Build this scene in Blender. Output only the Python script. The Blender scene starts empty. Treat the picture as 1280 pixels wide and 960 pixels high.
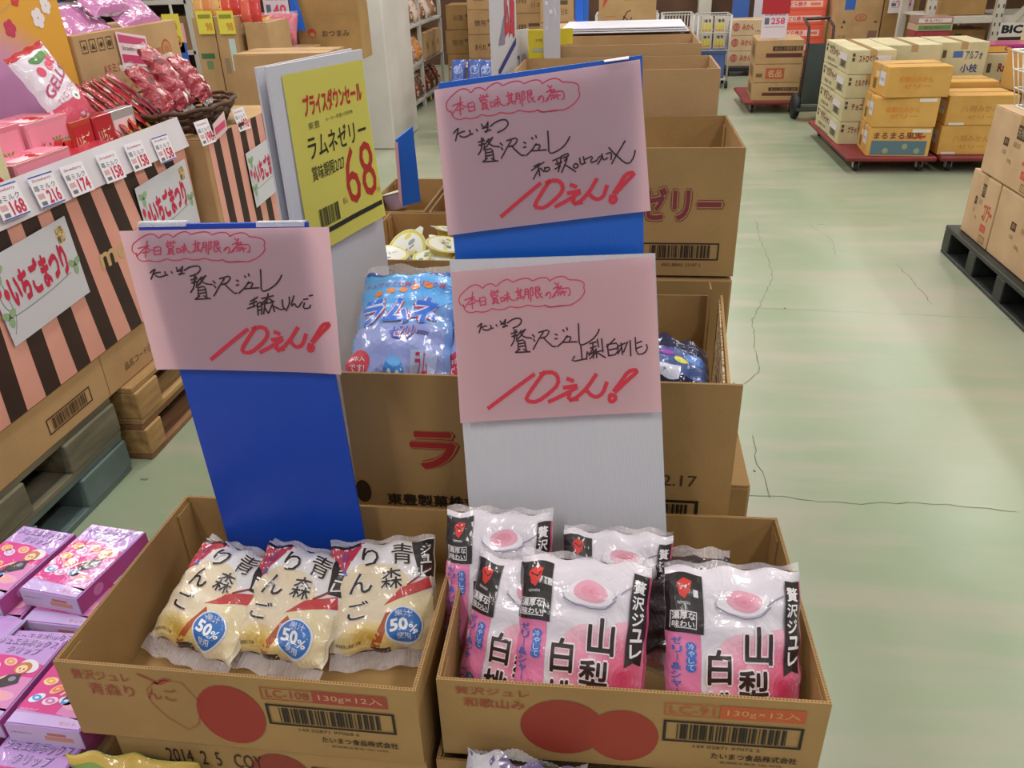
import bpy, math, random
import numpy as np
from mathutils import Vector, Matrix
random.seed(7)
SC = bpy.context.scene
COL = SC.collection

# ---------------------------------------------------------------- camera
CAM_H = 1.5
RX = Vector((0.9914977, 0.1262931, -0.0313425))      # image right in world space
RD = Vector((0.0326760, -0.4747962, -0.8794890))     # image down
RF = Vector((-0.1259547, 0.8709872, -0.4748861))     # image forward
cam = bpy.data.cameras.new('camera')
cam.sensor_width = 36.0
cam.lens = 36.0 * 1000.0 / 1280.0
cam.clip_start = 0.02
camo = bpy.data.objects.new('camera', cam)
COL.objects.link(camo)
camo.matrix_world = Matrix((( RX.x, -RD.x, -RF.x, 0), (RX.y, -RD.y, -RF.y, 0), (RX.z, -RD.z, -RF.z, CAM_H), (0, 0, 0, 1)))
SC.camera = camo

# ---------------------------------------------------------------- world, exposure, lamps
SC.view_settings.view_transform = 'Standard'
SC.view_settings.look = 'None'
SC.view_settings.gamma = 1.0
SC.view_settings.use_curve_mapping = False
SC.view_settings.exposure = -0.06
wd = bpy.data.worlds.new('world')
SC.world = wd
wd.use_nodes = True
wd.node_tree.nodes['Background'].inputs[0].default_value = (0.93, 0.92, 1.0, 1)
wd.node_tree.nodes['Background'].inputs[1].default_value = 0.40
LAMPS = [(x, y) for y in (-1.3, 1.6, 4.0, 6.4, 8.8, 11.2) for x in (-3.3, -1.1, 1.1, 3.3)]
CEIL = 3.3
for lx, ly in LAMPS:
    ld = bpy.data.lights.new('fluorescent_light', 'AREA')
    ld.shape = 'RECTANGLE'; ld.size = 0.24; ld.size_y = 1.25
    ld.energy = 27.0
    ld.color = (1.0, 0.95, 0.92)
    lo = bpy.data.objects.new('fluorescent_light', ld)
    lo.location = (lx, ly, CEIL - 0.09)
    COL.objects.link(lo)

# ---------------------------------------------------------------- helpers
def at(px, py, z=None, x=None, y=None):
    v = RX * (px - 640.0) + RD * (py - 480.0) + RF * 1000.0
    if z is not None: t = (z - CAM_H) / v.z
    elif y is not None: t = y / v.y
    else: t = x / v.x
    return Vector((0, 0, CAM_H)) + v * t

def lin(h):
    o = []
    for i in (0, 2, 4):
        c = int(h[i:i+2], 16) / 255.0
        o.append(c / 12.92 if c <= 0.04045 else ((c + 0.055) / 1.055) ** 2.4)
    return (o[0], o[1], o[2], 1.0)

MATS = {}
def nodes_of(name):
    m = bpy.data.materials.new(name); m.use_nodes = True
    nt = m.node_tree
    return m, nt, nt.nodes['Principled BSDF']

def ink(h, gloss=False):
    k = ('ink', h, gloss)
    if k not in MATS:
        m, nt, b = nodes_of('print_' + h)
        b.inputs['Base Color'].default_value = lin(h)
        b.inputs['Roughness'].default_value = 0.55
        if gloss:
            b.inputs['Roughness'].default_value = 0.4
            b.inputs['Coat Weight'].default_value = 0.55
            b.inputs['Coat Roughness'].default_value = 0.07
            film_bump(nt, b, 22, 0.16)
        MATS[k] = m
    return MATS[k]

def film_bump(nt, b, scale, strength):
    tc = nt.nodes.new('ShaderNodeTexCoord'); n = nt.nodes.new('ShaderNodeTexNoise')
    n.inputs['Scale'].default_value = scale; n.inputs['Detail'].default_value = 3; n.inputs['Distortion'].default_value = 1.4
    bp = nt.nodes.new('ShaderNodeBump'); bp.inputs['Strength'].default_value = strength; bp.inputs['Distance'].default_value = 0.01
    nt.links.new(tc.outputs['Object'], n.inputs['Vector']); nt.links.new(n.outputs['Fac'], bp.inputs['Height'])
    nt.links.new(bp.outputs['Normal'], b.inputs['Normal'])
    if 'Coat Normal' in b.inputs: nt.links.new(bp.outputs['Normal'], b.inputs['Coat Normal'])

def noisy(name, h1, h2, scale=6.0, rough=0.7, bump=0.0, bscale=80.0, stretch=(1, 1, 1), spec=0.5, detail=4, lo=0.35, hi=0.65):
    k = ('noisy', name)
    if k not in MATS:
        m, nt, b = nodes_of(name)
        tc = nt.nodes.new('ShaderNodeTexCoord'); mp = nt.nodes.new('ShaderNodeMapping')
        mp.inputs['Scale'].default_value = stretch
        n = nt.nodes.new('ShaderNodeTexNoise'); n.inputs['Scale'].default_value = scale; n.inputs['Detail'].default_value = detail
        r = nt.nodes.new('ShaderNodeValToRGB')
        r.color_ramp.elements[0].position = lo; r.color_ramp.elements[1].position = hi
        r.color_ramp.elements[0].color = lin(h1); r.color_ramp.elements[1].color = lin(h2)
        nt.links.new(tc.outputs['Object'], mp.inputs['Vector']); nt.links.new(mp.outputs[0], n.inputs['Vector'])
        nt.links.new(n.outputs['Fac'], r.inputs['Fac']); nt.links.new(r.outputs[0], b.inputs['Base Color'])
        b.inputs['Roughness'].default_value = rough
        b.inputs['Specular IOR Level'].default_value = spec
        if bump:
            n2 = nt.nodes.new('ShaderNodeTexNoise'); n2.inputs['Scale'].default_value = bscale
            bp = nt.nodes.new('ShaderNodeBump'); bp.inputs['Strength'].default_value = bump; bp.inputs['Distance'].default_value = 0.002
            nt.links.new(mp.outputs[0], n2.inputs['Vector']); nt.links.new(n2.outputs['Fac'], bp.inputs['Height'])
            nt.links.new(bp.outputs['Normal'], b.inputs['Normal'])
        MATS[k] = m
    return MATS[k]

def clear_film(name='clear_film', tint='f4f2f6', amount=0.72):
    k = ('clear', name)
    if k not in MATS:
        m, nt, b = nodes_of(name)
        b.inputs['Base Color'].default_value = lin(tint); b.inputs['Roughness'].default_value = 0.12
        film_bump(nt, b, 60, 0.6)
        t = nt.nodes.new('ShaderNodeBsdfTransparent'); mx = nt.nodes.new('ShaderNodeMixShader')
        mx.inputs[0].default_value = amount
        out = nt.nodes['Material Output']
        nt.links.new(b.outputs[0], mx.inputs[1]); nt.links.new(t.outputs[0], mx.inputs[2]); nt.links.new(mx.outputs[0], out.inputs['Surface'])
        MATS[k] = m
    return MATS[k]

def glossy(name, h, rough=0.2, bump=0.35, scale=30, metallic=0.0, coat=0.6):
    k = ('glossy', name)
    if k not in MATS:
        m, nt, b = nodes_of(name)
        b.inputs['Base Color'].default_value = lin(h); b.inputs['Roughness'].default_value = rough
        b.inputs['Metallic'].default_value = metallic; b.inputs['Coat Weight'].default_value = coat
        b.inputs['Coat Roughness'].default_value = 0.08
        if bump: film_bump(nt, b, scale, bump)
        MATS[k] = m
    return MATS[k]

def paper_mat(name, h, trans=0.35):
    k = ('paper', name)
    if k not in MATS:
        m, nt, b = nodes_of(name)
        b.inputs['Base Color'].default_value = lin(h); b.inputs['Roughness'].default_value = 0.75
        t = nt.nodes.new('ShaderNodeBsdfTranslucent'); t.inputs['Color'].default_value = lin(h)
        mx = nt.nodes.new('ShaderNodeMixShader'); mx.inputs[0].default_value = trans
        out = nt.nodes['Material Output']
        nt.links.new(b.outputs[0], mx.inputs[1]); nt.links.new(t.outputs[0], mx.inputs[2]); nt.links.new(mx.outputs[0], out.inputs['Surface'])
        MATS[k] = m
    return MATS[k]

def corrugated(name, h, rough=0.35, scale=900.0, axis='X'):
    k = ('corr', name)
    if k not in MATS:
        m, nt, b = nodes_of(name)
        b.inputs['Base Color'].default_value = lin(h); b.inputs['Roughness'].default_value = rough
        tc = nt.nodes.new('ShaderNodeTexCoord'); w = nt.nodes.new('ShaderNodeTexWave')
        w.bands_direction = axis; w.inputs['Scale'].default_value = scale / 6.283
        bp = nt.nodes.new('ShaderNodeBump'); bp.inputs['Strength'].default_value = 0.25; bp.inputs['Distance'].default_value = 0.0006
        nt.links.new(tc.outputs['Object'], w.inputs['Vector']); nt.links.new(w.outputs['Fac'], bp.inputs['Height'])
        nt.links.new(bp.outputs['Normal'], b.inputs['Normal'])
        MATS[k] = m
    return MATS[k]

CARD = noisy('cardboard', 'ac8a60', 'ba986c', 5, 0.8, 0.25, 160)
CARD_D = noisy('cardboard_brown', '997849', 'a98652', 5, 0.8, 0.25, 160)
CARD_L = noisy('cardboard_pale', 'c9b08c', 'd6bf9c', 5, 0.8, 0.2, 160)
CARD_Y = noisy('cardboard_yellow', 'c2944a', 'd1a456', 4, 0.75, 0.2, 160)
CARD_E = noisy('cardboard_cut_edge', '8a6a40', 'd9c29a', 150, 0.9, lo=0.45, hi=0.55)
CARD_G = noisy('cardboard_greenish', 'bdb48e', 'cdc49e', 5, 0.8, 0.2, 160)
TAPE = glossy('packing_tape', 'b49467', 0.25, 0.1, 12, coat=0.3)
TAPE_W = glossy('pale_tape', 'd8cdb4', 0.3, 0.1, 12, coat=0.3)
WHITEB = corrugated('white_plastic_board', 'c9c9d0', 0.4)
BLUEB = corrugated('blue_plastic_board', '1c60c6', 0.35)
BLUEL = corrugated('shaded_blue_plastic_board', '1446b4', 0.35)  # same blue plastic, darkened: the left board's shading is put into the colour
WIREM = noisy('white_wire', 'd8d6d0', 'e6e4de', 8, 0.35)
GREYM = noisy('grey_painted_steel', 'b4b2ac', 'c4c2bc', 3, 0.4)

class MB:
    def __init__(s): s.v = []; s.f = []; s.mi = []; s.m = []; s.sm = []
    def mat(s, m):
        if m not in s.m: s.m.append(m)
        return s.m.index(m)
    def add(s, vs, fs, m, smooth=False):
        o = len(s.v); i = s.mat(m)
        s.v += [tuple(p) for p in vs]
        for f in fs:
            s.f.append(tuple(a + o for a in f)); s.mi.append(i); s.sm.append(smooth)
    def box(s, x0, x1, y0, y1, z0, z1, m, M=None, b=0.0):
        if b > 0:
            b = min(b, (x1-x0)*.3, (y1-y0)*.3, (z1-z0)*.3)
            P = []
            for (z, i) in ((z0, b), (z0+b, 0), (z1-b, 0), (z1, b)):
                P += [(x0+i, y0+b, z), (x0+b, y0+i, z), (x1-b, y0+i, z), (x1-i, y0+b, z), (x1-i, y1-b, z), (x1-b, y1-i, z), (x0+b, y1-i, z), (x0+i, y1-b, z)]
            F = [tuple(range(7, -1, -1)), tuple(range(24, 32))]
            for k in range(3):
                for j in range(8):
                    a = k*8+j; c = k*8+(j+1) % 8
                    F.append((a, c, c+8, a+8))
        else:
            P = [(x0,y0,z0),(x1,y0,z0),(x1,y1,z0),(x0,y1,z0),(x0,y0,z1),(x1,y0,z1),(x1,y1,z1),(x0,y1,z1)]
            F = [(0,3,2,1),(4,5,6,7),(0,1,5,4),(1,2,6,5),(2,3,7,6),(3,0,4,7)]
        if M is not None: P = [M @ Vector(p) for p in P]
        s.add(P, F, m)
    def slab(s, A, B, C, D, th, m):
        A, B, C, D = map(Vector, (A, B, C, D)); n = (B-A).cross(D-A).normalized() * th
        s.add([A, B, C, D, A-n, B-n, C-n, D-n], [(0,1,2,3),(7,6,5,4),(0,4,5,1),(1,5,6,2),(2,6,7,3),(3,7,4,0)], m)
    def quad(s, A, B, C, D, m): s.add([A, B, C, D], [(0, 1, 2, 3)], m)
    def tube(s, pts, r, m, n=8, caps=True):
        pts = [Vector(p) for p in pts]; rs = r if isinstance(r, (list, tuple)) else [r]*len(pts)
        rings = []; ref = None
        for i, p in enumerate(pts):
            d = (pts[min(i+1, len(pts)-1)] - pts[max(i-1, 0)]).normalized()
            if ref is None: ref = d.orthogonal().normalized()
            ref = (ref - d * ref.dot(d)).normalized(); q = d.cross(ref)
            rings.append([p + (ref*math.cos(a)+q*math.sin(a))*rs[i] for a in [2*math.pi*k/n for k in range(n)]])
        V = [x for R in rings for x in R]; F = []
        for i in range(len(pts)-1):
            for k in range(n): F.append((i*n+k, i*n+(k+1) % n, (i+1)*n+(k+1) % n, (i+1)*n+k))
        if caps: F += [tuple(range(n-1, -1, -1)), tuple(range((len(pts)-1)*n, len(pts)*n))]
        s.add(V, F, m, True)
    def lathe(s, prof, m, n=24, c=(0, 0, 0), ax='z', M=None):
        V = []
        for r, h in prof:
            for k in range(n):
                a = 2*math.pi*k/n; x, y = r*math.cos(a), r*math.sin(a)
                p = (x, y, h) if ax == 'z' else ((h, x, y) if ax == 'x' else (x, h, y))
                p = Vector(p)
                if M is not None: p = M @ p
                V.append(p + Vector(c))
        F = []
        for i in range(len(prof)-1):
            for k in range(n): F.append((i*n+k, i*n+(k+1) % n, (i+1)*n+(k+1) % n, (i+1)*n+k))
        s.add(V, F, m, True)
        if prof[0][0] > 0: s.add(V[:n], [tuple(range(n-1, -1, -1))], m)
        if prof[-1][0] > 0: s.add(V[-n:], [tuple(range(n))], m)
    def grid(s, fn, nu, nv, m, smooth=True, flip=False):
        V = [fn(i/nu, j/nv) for j in range(nv+1) for i in range(nu+1)]; F = []
        for j in range(nv):
            for i in range(nu):
                a = j*(nu+1)+i; q = (a, a+1, a+nu+2, a+nu+1)
                F.append(q[::-1] if flip else q)
        s.add(V, F, m, smooth)
    def build(s, name, parent=None, kind=None, loc=None):
        me = bpy.data.meshes.new(name)
        me.from_pydata(s.v, [], s.f)
        for m in s.m: me.materials.append(m)
        me.polygons.foreach_set('material_index', s.mi)
        me.polygons.foreach_set('use_smooth', s.sm)
        me.update()
        o = bpy.data.objects.new(name, me); COL.objects.link(o)
        if parent is not None: o.parent = parent
        if kind: o['kind'] = kind
        if loc is not None: o.location = loc
        return o

def tag(o, label, cat, group=None):
    o['label'] = label; o['category'] = cat
    if group: o['group'] = group
    return o
def thing(name, label, cat, loc=(0, 0, 0), rz=0.0, group=None, mat=None):
    o = bpy.data.objects.new(name, None); COL.objects.link(o); o.empty_display_size = 0.05
    if mat is not None: o.matrix_world = mat
    else: o.location = loc; o.rotation_euler = (0, 0, math.radians(rz))
    return tag(o, label, cat, group)
def dup(t, loc, rz, label, group=None):
    r = t.copy(); COL.objects.link(r); r.location = loc; r.rotation_euler = (0, 0, math.radians(rz)); r['label'] = label
    if group: r['group'] = group
    for ch in list(t.children):
        c = ch.copy(); COL.objects.link(c); c.parent = r
        for g in ch.children:
            d = g.copy(); COL.objects.link(d); d.parent = c
    return r

# ---- flat print laid on a face: a frame maps (x, y, layer) to a point
_fc = bpy.data.curves.new('type_setting', 'FONT'); _fc.resolution_u = 2
_fo = bpy.data.objects.new('type_setting', _fc)
GLY = {}
def glyphs(s, bold=0.0):
    k = (s, bold)
    if k not in GLY:
        if bold:        # heavier weights are the regular glyph stamped around a small circle
            T0 = glyphs(s)[0]; T = []
            for q in range(-1, 6):
                dx, dy = (0, 0) if q < 0 else (bold*.8*math.cos(q*math.pi/3), bold*.8*math.sin(q*math.pi/3))
                T += [tuple((p[0]+dx, p[1]+dy) for p in t) for t in T0]
            xs = [p[0] for t in T for p in t]; ys = [p[1] for t in T for p in t]
            GLY[k] = (T, min(xs), max(xs), min(ys), max(ys))
            return GLY[k]
        _fc.body = s
        m = _fo.to_mesh(); m.calc_loop_triangles()
        co = [(v.co.x, v.co.y) for v in m.vertices]
        T = [tuple(co[i] for i in t.vertices) for t in m.loop_triangles]
        _fo.to_mesh_clear()
        xs = [p[0] for t in T for p in t]; ys = [p[1] for t in T for p in t]
        GLY[k] = (T, min(xs), max(xs), min(ys), max(ys))
    return GLY[k]

def split(T, ml):
    out = []; st = list(T); m2 = ml*ml
    while st:
        t = st.pop()
        d = [(t[i][0]-t[(i+1) % 3][0])**2 + (t[i][1]-t[(i+1) % 3][1])**2 for i in range(3)]
        k = d.index(max(d))
        if d[k] <= m2 or len(out) > 60000: out.append(t); continue
        a, b, c = t[k], t[(k+1) % 3], t[(k+2) % 3]; q = ((a[0]+b[0])/2, (a[1]+b[1])/2)
        st.append((a, q, c)); st.append((q, b, c))
    return out

class Face:
    """a printable face: org + x*u + y*v + n*layer"""
    def __init__(s, mb, org, u, v, fn=None, ml=None, step=0.0003, gloss=False):
        s.mb = mb; s.o = Vector(org); s.u = Vector(u); s.v = Vector(v); s.n = s.u.cross(s.v).normalized(); s.fn = fn; s.ml = ml; s.st = step; s.g = gloss
    def P(s, x, y, l):
        if s.fn: return s.fn(x, y, l*s.st)
        return s.o + s.u*x + s.v*y + s.n*(l*s.st)
    def tris(s, T, m, l):
        if isinstance(m, str): m = ink(m, s.g)
        if s.ml: T = split(T, s.ml)
        V = []; F = []
        for t in T:
            ar = (t[1][0]-t[0][0])*(t[2][1]-t[0][1])-(t[2][0]-t[0][0])*(t[1][1]-t[0][1])
            if ar < 0: t = (t[0], t[2], t[1])
            k = len(V); V += [s.P(p[0], p[1], l) for p in t]; F.append((k, k+1, k+2))
        s.mb.add(V, F, m, bool(s.fn))
    def poly(s, pts, m, l=1): # convex fan
        s.tris([(pts[0], pts[i], pts[i+1]) for i in range(1, len(pts)-1)], m, l)
    def rect(s, x0, y0, x1, y1, m, l=1): s.poly([(x0, y0), (x1, y0), (x1, y1), (x0, y1)], m, l)
    def ell(s, cx, cy, rx, ry, m, l=1, n=20, rot=0.0):
        c, q = math.cos(rot), math.sin(rot)
        s.poly([(cx+rx*math.cos(a)*c-ry*math.sin(a)*q, cy+rx*math.cos(a)*q+ry*math.sin(a)*c) for a in [2*math.pi*k/n for k in range(n)]], m, l)
    def frame(s, x0, y0, x1, y1, w, m, l=1):
        s.rect(x0, y0, x1, y0+w, m, l); s.rect(x0, y1-w, x1, y1, m, l); s.rect(x0, y0+w, x0+w, y1-w, m, l); s.rect(x1-w, y0+w, x1, y1-w, m, l)
    def text(s, t, x0, y0, x1, y1, m, l=2, bold=0.0, shear=0.0, rot=0.0, keep=False):
        T, a, b, c, d = glyphs(t, bold)
        sx = (x1-x0)/max(b-a, 1e-6); sy = (y1-y0)/max(d-c, 1e-6)
        if keep: sx = sy = min(sx, sy)
        cr, sr = math.cos(rot), math.sin(rot); cx, cy = (x0+x1)/2, (y0+y1)/2
        def q(p):
            x = x0+(p[0]-a)*sx; y = y0+(p[1]-c)*sy; x += (y-y0)*shear
            return (cx+(x-cx)*cr-(y-cy)*sr, cy+(x-cx)*sr+(y-cy)*cr)
        n = len(glyphs(t)[0]) if bold else len(T)
        for i in range(0, len(T), n): s.tris([tuple(q(p) for p in tr) for tr in T[i:i+n]], m, l+.05*(i//n))
    def vtext(s, t, x0, y0, x1, y1, m, l=2, bold=0.0):
        h = (y1-y0)/len(t)
        for i, ch in enumerate(t):
            yt = y1-i*h
            if ch == 'ー': s.rect((x0+x1)/2-h*.06, yt-h*.9, (x0+x1)/2+h*.06, yt-h*.1, m, l)
            else: s.text(ch, x0, yt-h*.93, x1, yt-h*.07, m, l, bold)
    def barcode(s, x0, y0, x1, y1, m='1c1712', l=1, fw=None, n=34, seed=3):
        r = random.Random(seed)
        if fw is None: fw = (y1-y0)*.09
        if fw: s.frame(x0, y0, x1, y1, fw, m, l)
        a, b = x0+(x1-x0)*(.1 if fw else 0), x1-(x1-x0)*(.1 if fw else 0); p = (b-a)/n; x = a
        for i in range(n):
            w = p*r.choice((.3, .5, .8)); s.rect(x, y0+fw*1.6, x+w, y1-fw*1.6, m, l); x += p
    def line(s, pts, w, m, l=2):
        pts = [Vector(p) for p in pts]; n = len(pts); T = []
        L = []
        for i in range(n):
            d = pts[min(i+1, n-1)]-pts[max(i-1, 0)]
            if d.length < 1e-9: d = Vector((1, 0))
            d.normalize(); q = Vector((-d.y, d.x))*w/2
            e = d*w*.4 if i == n-1 else (-d*w*.4 if i == 0 else Vector((0, 0)))
            L.append((tuple(pts[i]+q+e), tuple(pts[i]-q+e)))
        for i in range(n-1):
            T += [(L[i][0], L[i][1], L[i+1][1]), (L[i][0], L[i+1][1], L[i+1][0])]
        s.tris(T, m, l)
    def blob(s, cx, cy, rx, ry, h0, h1, n=8, l=1.0, k=24, clip=None):
        a = [int(h0[i:i+2], 16) for i in (0, 2, 4)]; b = [int(h1[i:i+2], 16) for i in (0, 2, 4)]
        for i in range(n):
            f = i/(n-1); c = ''.join('%02x' % round(a[j]+(b[j]-a[j])*f) for j in range(3)); g = 1-f*.85
            pts = [(cx+rx*g*math.cos(t), cy+ry*g*math.sin(t)) for t in [2*math.pi*q/k for q in range(k)]]
            if clip: pts = [(min(max(p[0], clip[0]), clip[2]), min(max(p[1], clip[1]), clip[3])) for p in pts]
            s.poly(pts, c, l+i*.08)

def faces_of(mb, w, d, h):
    e = 0.0006
    return dict(F=Face(mb, (-w/2, -d/2-e, 0), (1, 0, 0), (0, 0, 1)), R=Face(mb, (w/2+e, -d/2, 0), (0, 1, 0), (0, 0, 1)),
                L=Face(mb, (-w/2-e, d/2, 0), (0, -1, 0), (0, 0, 1)), T=Face(mb, (-w/2, -d/2, h+0.004), (1, 0, 0), (0, 1, 0)))

def carton(label, cx, cy, z0, w, d, h, rz=0.0, m=None, deco=None, group=None, name='cardboard_carton', cat='carton', tape=True, tapem=None, far=False):
    m = m or CARD
    t = thing(name, label, cat, (cx, cy, z0), rz, group)
    b = MB(); b.box(-w/2, w/2, -d/2, d/2, 0, h-0.003, m, b=0.004); b.build('carton_body', t)
    if not far:
        long_x = w >= d
        for sgn in (-1, 1):
            f = MB()
            if long_x: f.box(-w/2+.001, w/2-.001, 0.0012 if sgn > 0 else -d/2+.001, d/2-.001 if sgn > 0 else -0.0012, h-.0035, h, m, b=.001)
            else: f.box(0.0012 if sgn > 0 else -w/2+.001, w/2-.001 if sgn > 0 else -0.0012, -d/2+.001, d/2-.001, h-.0035, h, m, b=.001)
            f.build('top_flap', t)
        if tape:
            q = MB(); tw = min(.05, min(w, d)*.25)/2
            if long_x:
                q.box(-w/2-.0005, w/2+.0005, -tw, tw, h, h+.0004, tapem or TAPE)
                for sx in (-1, 1): q.box(sx*(w/2+.0003)-.0003, sx*(w/2+.0003)+.0003, -tw, tw, h-.05, h, tapem or TAPE)
            else:
                q.box(-tw, tw, -d/2-.0005, d/2+.0005, h, h+.0004, tapem or TAPE)
                for sx in (-1, 1): q.box(-tw, tw, sx*(d/2+.0003)-.0003, sx*(d/2+.0003)+.0003, h-.05, h, tapem or TAPE)
            q.build('tape', t)
    if deco:
        p = MB(); deco(faces_of(p, w, d, h), w, d, h)
        if p.f: p.build('printing', t)
    return t

def cpx(label, xl, xr, yt, yb, Y, d, m=None, deco=None, z0=None, **k):
    """carton whose front face, at world depth Y, spans the given outline"""
    a = at(xl, yb, y=Y); b = at(xr, yt, y=Y); c = at(xl, yt, y=Y)
    zb = a.z if z0 is None else z0
    return carton(label, (a.x+b.x)/2, Y+d/2, zb, abs(b.x-a.x), d, (b.z+c.z)/2-zb, 0, m, deco, **k)

def open_box(label, x0, x1, y0, y1, z0, z1, m, deco=None, group=None, name='open_carton', cat='box', rz=0.0, th=0.004, zf=None, zs=None, zbk=None, flare=0.0, inner=True):
    """open tray: four walls with cut corrugated edges and a floor of two flaps; returns the Empty"""
    cx, cy = (x0+x1)/2, (y0+y1)/2; w, d = x1-x0, y1-y0
    zf = zf or z1; zs = zs or z1; zbk = zbk or z1
    t = thing(name, label, cat, (cx, cy, z0), rz, group)
    def wall(nm, A, B, C, D):
        b = MB(); b.slab(A, B, C, D, th, m); o = b.build(nm, t)
        e = MB(); C, D = Vector(C), Vector(D); n = (Vector(B)-Vector(A)).cross(Vector(D)-Vector(A)).normalized()*th
        up = Vector((0, 0, .0004))
        k = max(4, int((C-D).length/.0035))
        for i in range(k):     # the fluting seen in the cut edge
            a = D.lerp(C, (i+.2)/k); c = D.lerp(C, (i+.7)/k)
            e.add([a+up-n*.25, c+up-n*.25, c+up-n*.75, a+up-n*.75], [(0, 3, 2, 1)], ink('6b4e2c'))
        e.build('cut_edge', o)
        return o
    f = flare
    wall('front_wall', (-w/2, -d/2, 0), (w/2, -d/2, 0), (w/2+f, -d/2-f, zf-z0), (-w/2-f, -d/2-f, zf-z0))
    wall('back_wall', (w/2, d/2, 0), (-w/2, d/2, 0), (-w/2-f, d/2, zbk-z0), (w/2+f, d/2, zbk-z0))
    wall('side_wall', (w/2, -d/2+th, 0), (w/2, d/2-th, 0), (w/2+f, d/2-th, zs-z0), (w/2+f, -d/2+th-f, zs-z0))
    wall('side_wall', (-w/2, d/2-th, 0), (-w/2, -d/2+th, 0), (-w/2-f, -d/2+th-f, zs-z0), (-w/2-f, d/2-th, zs-z0))
    for s in (-1, 1):
        b = MB(); b.box(.001 if s > 0 else -w/2+th, w/2-th if s > 0 else -.001, -d/2+th, d/2-th, 0, .004, m); b.build('bottom_flap', t)
    if inner:
        for sx in (-1, 1):
            for sy in (-1, 1):
                b = MB(); X = sx*(w/2-th-.0015); Y0 = sy*(d/2-th-.001)
                b.box(X-.001, X+.001, min(Y0, Y0-sy*.035), max(Y0, Y0-sy*.035), .004, (z1-z0)*.93, m); b.build('corner_tab', t)
    if deco:
        p = MB(); deco(faces_of(p, w+2*f*.5, d, z1-z0), w, d, z1-z0)
        if p.f: p.build('printing', t)
    return t

# ---- soft packs
def frame_matrix(BL, BR, TL):
    BL, BR, TL = map(Vector, (BL, BR, TL)); u = (BR-BL).normalized(); v = TL-BL; v = (v-u*v.dot(u)).normalized(); n = u.cross(v)
    M = Matrix(((u.x, v.x, n.x, 0), (u.y, v.y, n.y, 0), (u.z, v.z, n.z, 0), (0, 0, 0, 1)))
    c = (BL+BR)/2; M.translation = c
    return M

def bag(name, label, M, w, h, T, body, art=None, group=None, seal=0.012, seed=0, cat='bag', sealm=None, nu=26, nv=32, crinkle=0.004, top_seal=None, ml=0.009, pin=.045, pw=3.0):
    """pillow pack lying in its own x (across) / y (up) plane, bulging to +z"""
    r = random.Random(seed); ph = [r.uniform(0, 6.28) for _ in range(8)]
    t = thing(name, label, cat, mat=M, group=group)
    def prof(a, p): return max(0.0, 1-abs(2*a-1)**p)**.62
    def hz(a, b):
        q = prof(a, pw)*prof(b, pw+.6)
        e = (1-q)
        return T*q + crinkle*e*(math.sin(a*23+ph[0]+b*5)+math.sin(b*31+ph[1]-a*9))*.5 + crinkle*.35*math.sin(a*11+b*17+ph[2])*math.sin(b*13-a*7+ph[3])
    def xy(a, b):
        pi_ = 1-pin*math.sin(math.pi*b)+.008*math.sin(b*26+ph[4])
        return ((a-.5)*w*pi_, b*h+.0025*math.sin(a*19+ph[5])*abs(2*b-1))
    def fr(a, b): x, y = xy(a, b); return (x, y, hz(a, b)+T*.18)
    def bk(a, b):
        x, y = xy(a, b); e = prof(a, pw)*prof(b, pw+.6)
        return (x, y, T*.18*(1-e) + (hz(a, b) if e < 1e-6 else 0.0))
    m = MB(); m.grid(fr, nu, nv, body)
    m.grid(bk, nu, nv, body, flip=True)
    m.build('film', t)
    if art:
        p = MB()
        def fn(x, y, l):
            a = min(max(x, 0), 1); b = min(max(y, 0), 1); X, Y, Z = fr(a, b); return Vector((X, Y, Z+.0004+l))
        F = Face(p, (0, 0, 0), (1, 0, 0), (0, 1, 0), fn=fn, ml=ml/w, gloss=True, step=.0004)
        art(F); p.build('printing', t)
    sm = sealm or clear_film()
    for base, sg, L in ((h-.001, 1, top_seal or seal), (.001, -1, seal)):
        s = MB()
        if L > 0: s.grid(lambda a, b: ((a-.5)*w*1.0, base+sg*b*L+.002*math.sin(a*21+ph[6])*b, T*.18+.0012*math.sin(a*150)+b*.006*math.sin(a*9+ph[7])), 60, 3, sm); s.build('crimped_seal', t)
    return t
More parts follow.
